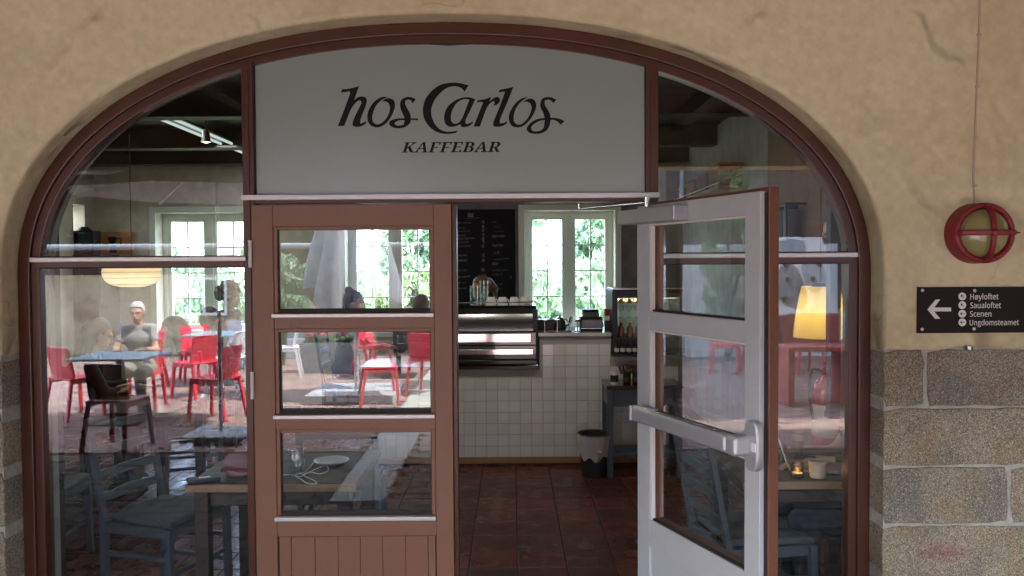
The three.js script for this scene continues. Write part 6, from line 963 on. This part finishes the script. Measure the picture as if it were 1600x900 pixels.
{ // white house to the right, with gutter
  const g = thing('white_house', 'white rendered house with slate roof beside the barn', 'house', [7.0, 0, 11.6]);
  mesh('wall', bx(-4.2, 4.5, 0, 2.05, 0, 0.3, 0.01), M.white, g); mesh('wall', bx(-4.2, -3.9, 0, 2.05, 0.301, 5, 0.01), M.white, g);
  { const sd = std({ map: T.wood, color: rgb(0.11, 0.09, 0.08), roughness: 0.85 }); for (let i = 0; i < 15; i++) mesh('siding_board', [bx(-4.22, 4.5, 2.055 + i * 0.143, 2.055 + i * 0.143 + 0.138, -0.02 - 0.006 * (i % 2), 0.29, 0.004), bx(-4.23, -3.9, 2.055 + i * 0.143, 2.055 + i * 0.143 + 0.138, 0.2905, 5, 0.004)], sd, g); }
  mesh('roof', bx(-4.7, 5, 4.201, 4.35, -0.6, 5.2, 0.01), M.charcoal, g); mesh('gutter', rod([-4.7, 4.15, -0.62], [5, 4.15, -0.62], 0.06), M.greyBox, g); mesh('downpipe', rod([-4.0, 0, -0.08], [-4.0, 4.1, -0.5], 0.04), M.greyBox, g);
  for (const x of [-2.6, 0.2]) { const wn = mesh('window', bx(x, x + 0.9, 0.7, 1.8, -0.03, -0.001, 0.004), M.winFrame, g); mesh('pane', bx(x + 0.07, x + 0.42, 0.77, 1.73, -0.034, -0.0305), M.blackGloss, wn); mesh('pane', bx(x + 0.48, x + 0.83, 0.77, 1.73, -0.034, -0.0305), M.blackGloss, wn); }
  // painted play board
  const q = PM(1285, 400, 7.2), b = thing('painted_board', 'white board painted with grey rounded shapes and dark dots in the courtyard', 'board', [q.x - 0.05, 0, 7.2], R(-25)); b.rotation.order = 'YXZ'; b.rotation.x = 0.28; b.position.z = 6.75;
  mesh('board_panel', bx(-0.62, 0.45, 1.1, 2.12, -0.02, 0.02, 0.004), M.white, b); for (const x of [-0.55, 0.38]) mesh('post', bx(x - 0.03, x + 0.03, 0, 2.1, 0.021, 0.07, 0.004), M.beam, b);
  const blob = (cx, cy, rx, ry, m, n) => { const o = []; for (let i = 0; i < 40; i++) { const t = i / 40 * 6.2832, k = 1 + 0.08 * Math.sin(3 * t + cx * 9); o.push([cx + rx * k * Math.cos(t), cy + ry * k * Math.sin(t)]); } return mesh(n, slab(shapeOf(o), -0.004, 0).translate(0, 0, -0.0205), m, b); };
  blob(-0.26, 1.46, 0.25, 0.3, M.greyBox, 'painted_shape'); blob(0.16, 1.62, 0.2, 0.24, std({ color: rgb(0.36, 0.40, 0.42), roughness: 0.7 }), 'painted_shape'); blob(-0.12, 1.98, 0.26, 0.11, std({ color: rgb(0.30, 0.33, 0.36), roughness: 0.7 }), 'painted_shape');
  for (const [x, y] of [[-0.28, 1.74], [-0.3, 1.55], [-0.12, 1.4], [-0.42, 1.3], [0.05, 1.78], [0.12, 1.55], [0.28, 1.75]]) mesh('painted_dot', cyl(0.035, 0.03, 0, 0.03, 0, 0, 12).rotateX(-Math.PI / 2).translate(x, y, -0.026), M.black, b);
  const r = PM(1262, 520, 6.6), t = thing('red_bench', 'long red bench in front of the painted board', 'bench', [r.x, 0, 6.6]); const sm = std({ map: T.speck, color: rgb(0.46, 0.13, 0.11), roughness: 0.6 }); mesh('seat', bx(-0.3, 0.5, 0.66, 0.72, -0.3, 0.3, 0.01), sm, t); mesh('back_panel', bx(-0.3, 0.5, 0.721, 1.08, 0.24, 0.3, 0.01), sm, t); for (const x of [-0.24, 0.44]) mesh('leg', bx(x - 0.04, x + 0.04, 0, 0.659, -0.22, 0.22, 0.01), sm, t);
}
{ // tall wing added on the right to shade that side of the yard
  const g = thing('added_wing', 'tall dark boarded wing added to shade the right side of the courtyard', 'building', [5.7, 0, 7.6]);
  mesh('plinth', bx(0, 0.4, 0, 0.9, -2.4, 3.6, 0.01), M.concrete, g); mesh('end_wall', bx(0.401, 5, 0, 6, -2.4, -2.1, 0.01), M.beam, g);
  const sd = [0, 1].map((i) => std({ map: T.wood, color: rgb(0.10 + 0.02 * i, 0.075 + 0.012 * i, 0.06 + 0.01 * i), roughness: 0.85 })); for (let i = 0; i < 30; i++) mesh('plank', bx(0.03 + 0.012 * (i % 2), 0.4, 0.902, 6, -2.4 + i * 0.2 + 0.003, -2.4 + (i + 1) * 0.2 - 0.003), sd[i % 2], g);
  mesh('roof', bx(-0.5, 5.4, 6.002, 6.16, -2.8, 3.9, 0.01), M.charcoal, g); mesh('door', bx(-0.01, 0.028, 0.905, 2.6, -0.6, 0.7, 0.004), M.greyBox, g);
}
function bicycle(label, pos, turn, col) {                                   // runs along local x
  const g = thing('bicycle', label, 'bicycle', pos, turn), r = 0.33; const pm = std({ color: col, roughness: 0.35 });
  for (const x of [-0.52, 0.52]) { const w = mesh('wheel', [new THREE.TorusGeometry(r, 0.02, 10, 56).translate(x, r + 0.02, 0), cyl(0.03, 0.03, -0.05, 0.05).rotateX(Math.PI / 2).translate(x, r + 0.02, 0)], pm, g); const sp = []; for (let i = 0; i < 20; i++) { const a = i / 20 * 6.2832; sp.push(rod([x, r + 0.02, 0], [x + r * Math.cos(a), r + 0.02 + r * Math.sin(a), 0], 0.0015, 0.0015, 5)); } mesh('spokes', sp, M.steel, w); }
  const bb = [-0.06, 0.3, 0], st = [-0.2, 0.82, 0], hd = [0.36, 0.84, 0], ra = [-0.52, 0.35, 0], fa = [0.52, 0.35, 0];
  mesh('frame', [rod(bb, st, 0.017), rod(bb, hd, 0.019), rod(st, hd, 0.016), rod(bb, ra, 0.011), rod(st, ra, 0.01), rod(hd, [0.34, 0.93, 0], 0.019)], pm, g); mesh('fork', [rod([0.365, 0.82, 0.0], [0.45, 0.6, 0.05], 0.012), rod([0.45, 0.6, 0.05], [0.52, 0.35, 0.05], 0.012), rod([0.365, 0.82, 0], [0.45, 0.6, -0.05], 0.012), rod([0.45, 0.6, -0.05], [0.52, 0.35, -0.05], 0.012)], pm, g);
  mesh('handlebar', tube([[0.24, 0.98, -0.28], [0.33, 0.97, -0.16], [0.35, 0.95, 0], [0.33, 0.97, 0.16], [0.24, 0.98, 0.28]], 0.012, 30), M.steel, g); mesh('saddle', new THREE.SphereGeometry(0.1, 20, 12).scale(1.3, 0.35, 0.7).translate(-0.24, 0.95, 0), M.black, g); mesh('seat_post', rod(st, [-0.23, 0.93, 0], 0.013), M.steel, g); mesh('crank', [cyl(0.08, 0.08, -0.006, 0.006).rotateX(Math.PI / 2).translate(...bb), rod([-0.06, 0.3, 0.02], [0.05, 0.18, 0.05], 0.01), rod([-0.06, 0.3, -0.02], [-0.17, 0.42, -0.05], 0.01)], M.black, g);
  return g;
}
{ const p = PM(1338, 500, 10.9); bicycle('yellow bicycle leaning by the white house wall', [p.x + 0.55, 0.35, 10.9], 0, rgb(0.55, 0.48, 0.06)); const q = thing('bike_stand', 'low concrete block under the yellow bicycle', 'block', [p.x + 0.55, 0, 10.9]); mesh('block_body', bx(-0.9, 0.9, 0, 0.345, -0.15, 0.15, 0.02), M.concrete, q); mesh('block_cap', bx(-0.92, 0.92, 0.3455, 0.3495, -0.16, 0.16), M.concrete, q); }
// trees and shrubs
function tree(name, label, cat, x, z, h, cw, ch, n, size, mat, trunkH, group) {
  const g = thing(name, label, cat, [x, 0, z], 0, group); const bark = std({ map: T.wood, color: rgb(0.07, 0.055, 0.045), roughness: 0.95 });
  const lim = []; for (let i = 0; i < 7; i++) { const a = i * 2.4, y = trunkH * rr(0.7, 1.1); lim.push(rod([0, y, 0], [Math.cos(a) * cw * 0.5, y + ch * rr(0.25, 0.5), Math.sin(a) * cw * 0.5], 0.045 * h / 4, 0.015, 7)); }
  mesh('trunk', [rod([0, 0, 0], [0.05, trunkH, 0.03], 0.06 * h / 3, 0.045 * h / 3, 10), rod([0.05, trunkH, 0.03], [0, h - ch * 0.3, 0], 0.045 * h / 3, 0.015, 8), ...lim], bark, g);
  const cl = []; for (let i = 0; i < 26; i++) { const a = rr(0, 6.28), e = rr(-1, 1), r = Math.cbrt(rr(0.15, 1)); cl.push([Math.cos(a) * Math.sqrt(1 - e * e) * cw * r, h - ch / 2 + e * ch / 2 * r, Math.sin(a) * Math.sqrt(1 - e * e) * cw * r, rr(0.18, 0.38) * Math.min(cw, ch)]); }
  rawMesh('crown', leafGeo(n, () => { const c = cl[Math.floor(rnd() * cl.length)], a = rr(0, 6.28), e = rr(-1, 1), r = c[3] * Math.cbrt(rnd()); return [c[0] + Math.cos(a) * Math.sqrt(1 - e * e) * r, Math.max(0.1, c[1] + e * r), c[2] + Math.sin(a) * Math.sqrt(1 - e * e) * r]; }, size), mat, g);
  return g;
}
const g1 = leafM(0.22, 0.34, 0.20), g2 = leafM(0.17, 0.29, 0.17), g3 = leafM(0.24, 0.32, 0.16);
{ const p = PM(442, 440, 10.6); tree('shrub', 'bushy green shrub at the barn corner beside the planter', 'shrub', p.x - 0.1, 10.8, 2.2, 0.45, 2.0, 4200, 0.09, g1, 0.5); tree('cypress', 'tall green columnar tree beside the red chairs across the yard', 'tree', 3.75, 11.0, 3.4, 0.5, 3.1, 6500, 0.09, g3, 0.5); }
// behind the café, seen through its windows
{
  const lawn = new THREE.PlaneGeometry(60, 24, 1, 1).rotateX(-Math.PI / 2).translate(0, -0.03, -21); tag(mesh('lawn', lawn, std({ map: T.speck, color: rgb(0.12, 0.17, 0.05), roughness: 1 })), 'grass behind the café', null, null, 'structure');
  const hz = -15.5; 
  for (const [x, z, h, w, n, m, l] of [[0.4, -14.8, 1.5, 1.5, 7000, g1, 'leafy green hedge bush low in the window behind the counter'], [2.6, -15.4, 1.75, 1.5, 6000, g1, 'leafy green bush by the right casement of the counter window'], [-1.9, -15.2, 1.4, 1.4, 6000, g3, 'leafy bush between the two far windows'], [-4.4, -15, 1.55, 1.5, 5000, g1, 'leafy bush low in the middle window'], [-6.8, -15.8, 1.5, 1.6, 5000, g2, 'leafy bush low in the window behind the paper lamp'], [-9.2, -16, 2.4, 1.5, 5000, g1, 'leafy bush at the far left behind the café']]) tree('hedge_bush', l, 'bush', x, z, h, w, h * 0.95, n, 0.12, m, 0.4);
  tree('garden_tree', 'round green tree in the right casement of the counter window', 'tree', 2.35, -19, 3.0, 0.85, 2.2, 5000, 0.14, g2, 1.3); tree('garden_tree', 'dark limbed tree at the upper left of the counter window', 'tree', 0.35, -22, 4.6, 1.1, 1.6, 2200, 0.17, g2, 3.0); tree('garden_tree', 'leafy tree behind the middle window', 'tree', -3.0, -21, 3.3, 0.9, 2.0, 4500, 0.16, g1, 1.6); tree('garden_tree', 'leafy tree behind the paper lamp window', 'tree', -7.0, -22, 3.4, 1.0, 2.2, 4500, 0.16, g1, 1.6);
  const f = thing('garden_wall', 'low white garden wall behind the bushes', 'wall', [0, 0, -24]); mesh('wall_face', bx(-16, 12, 0, 1.7, -0.15, 0.15, 0.01), M.white, f); mesh('coping', bx(-16.1, 12.1, 1.701, 1.78, -0.2, 0.2, 0.01), M.concrete, f);
  const h = thing('garden_house', 'white house with grey roof beyond the garden', 'house', [-9.5, 0, -30]); mesh('wall', bx(-4, 3.5, 0, 3.6, -3, 0.0, 0.01), M.white, h); mesh('roof', slab(shapeOf([[-3.6, 3.6], [0.5, 3.6], [-1.5, 5.4]]), -4.3, 3.8, 0.01).rotateY(-Math.PI / 2).applyMatrix4(new THREE.Matrix4().makeScale(-1, 1, 1)), M.greyBox, h); for (const x of [-2.4, 0.8]) { const w = mesh('window', bx(x, x + 1, 1.3, 2.6, 0.001, 0.05), M.winFrame, h); mesh('pane', bx(x + 0.08, x + 0.92, 1.38, 2.52, 0.0505, 0.055), M.blackGloss, w); }
}
renderer.render(scene, camera);
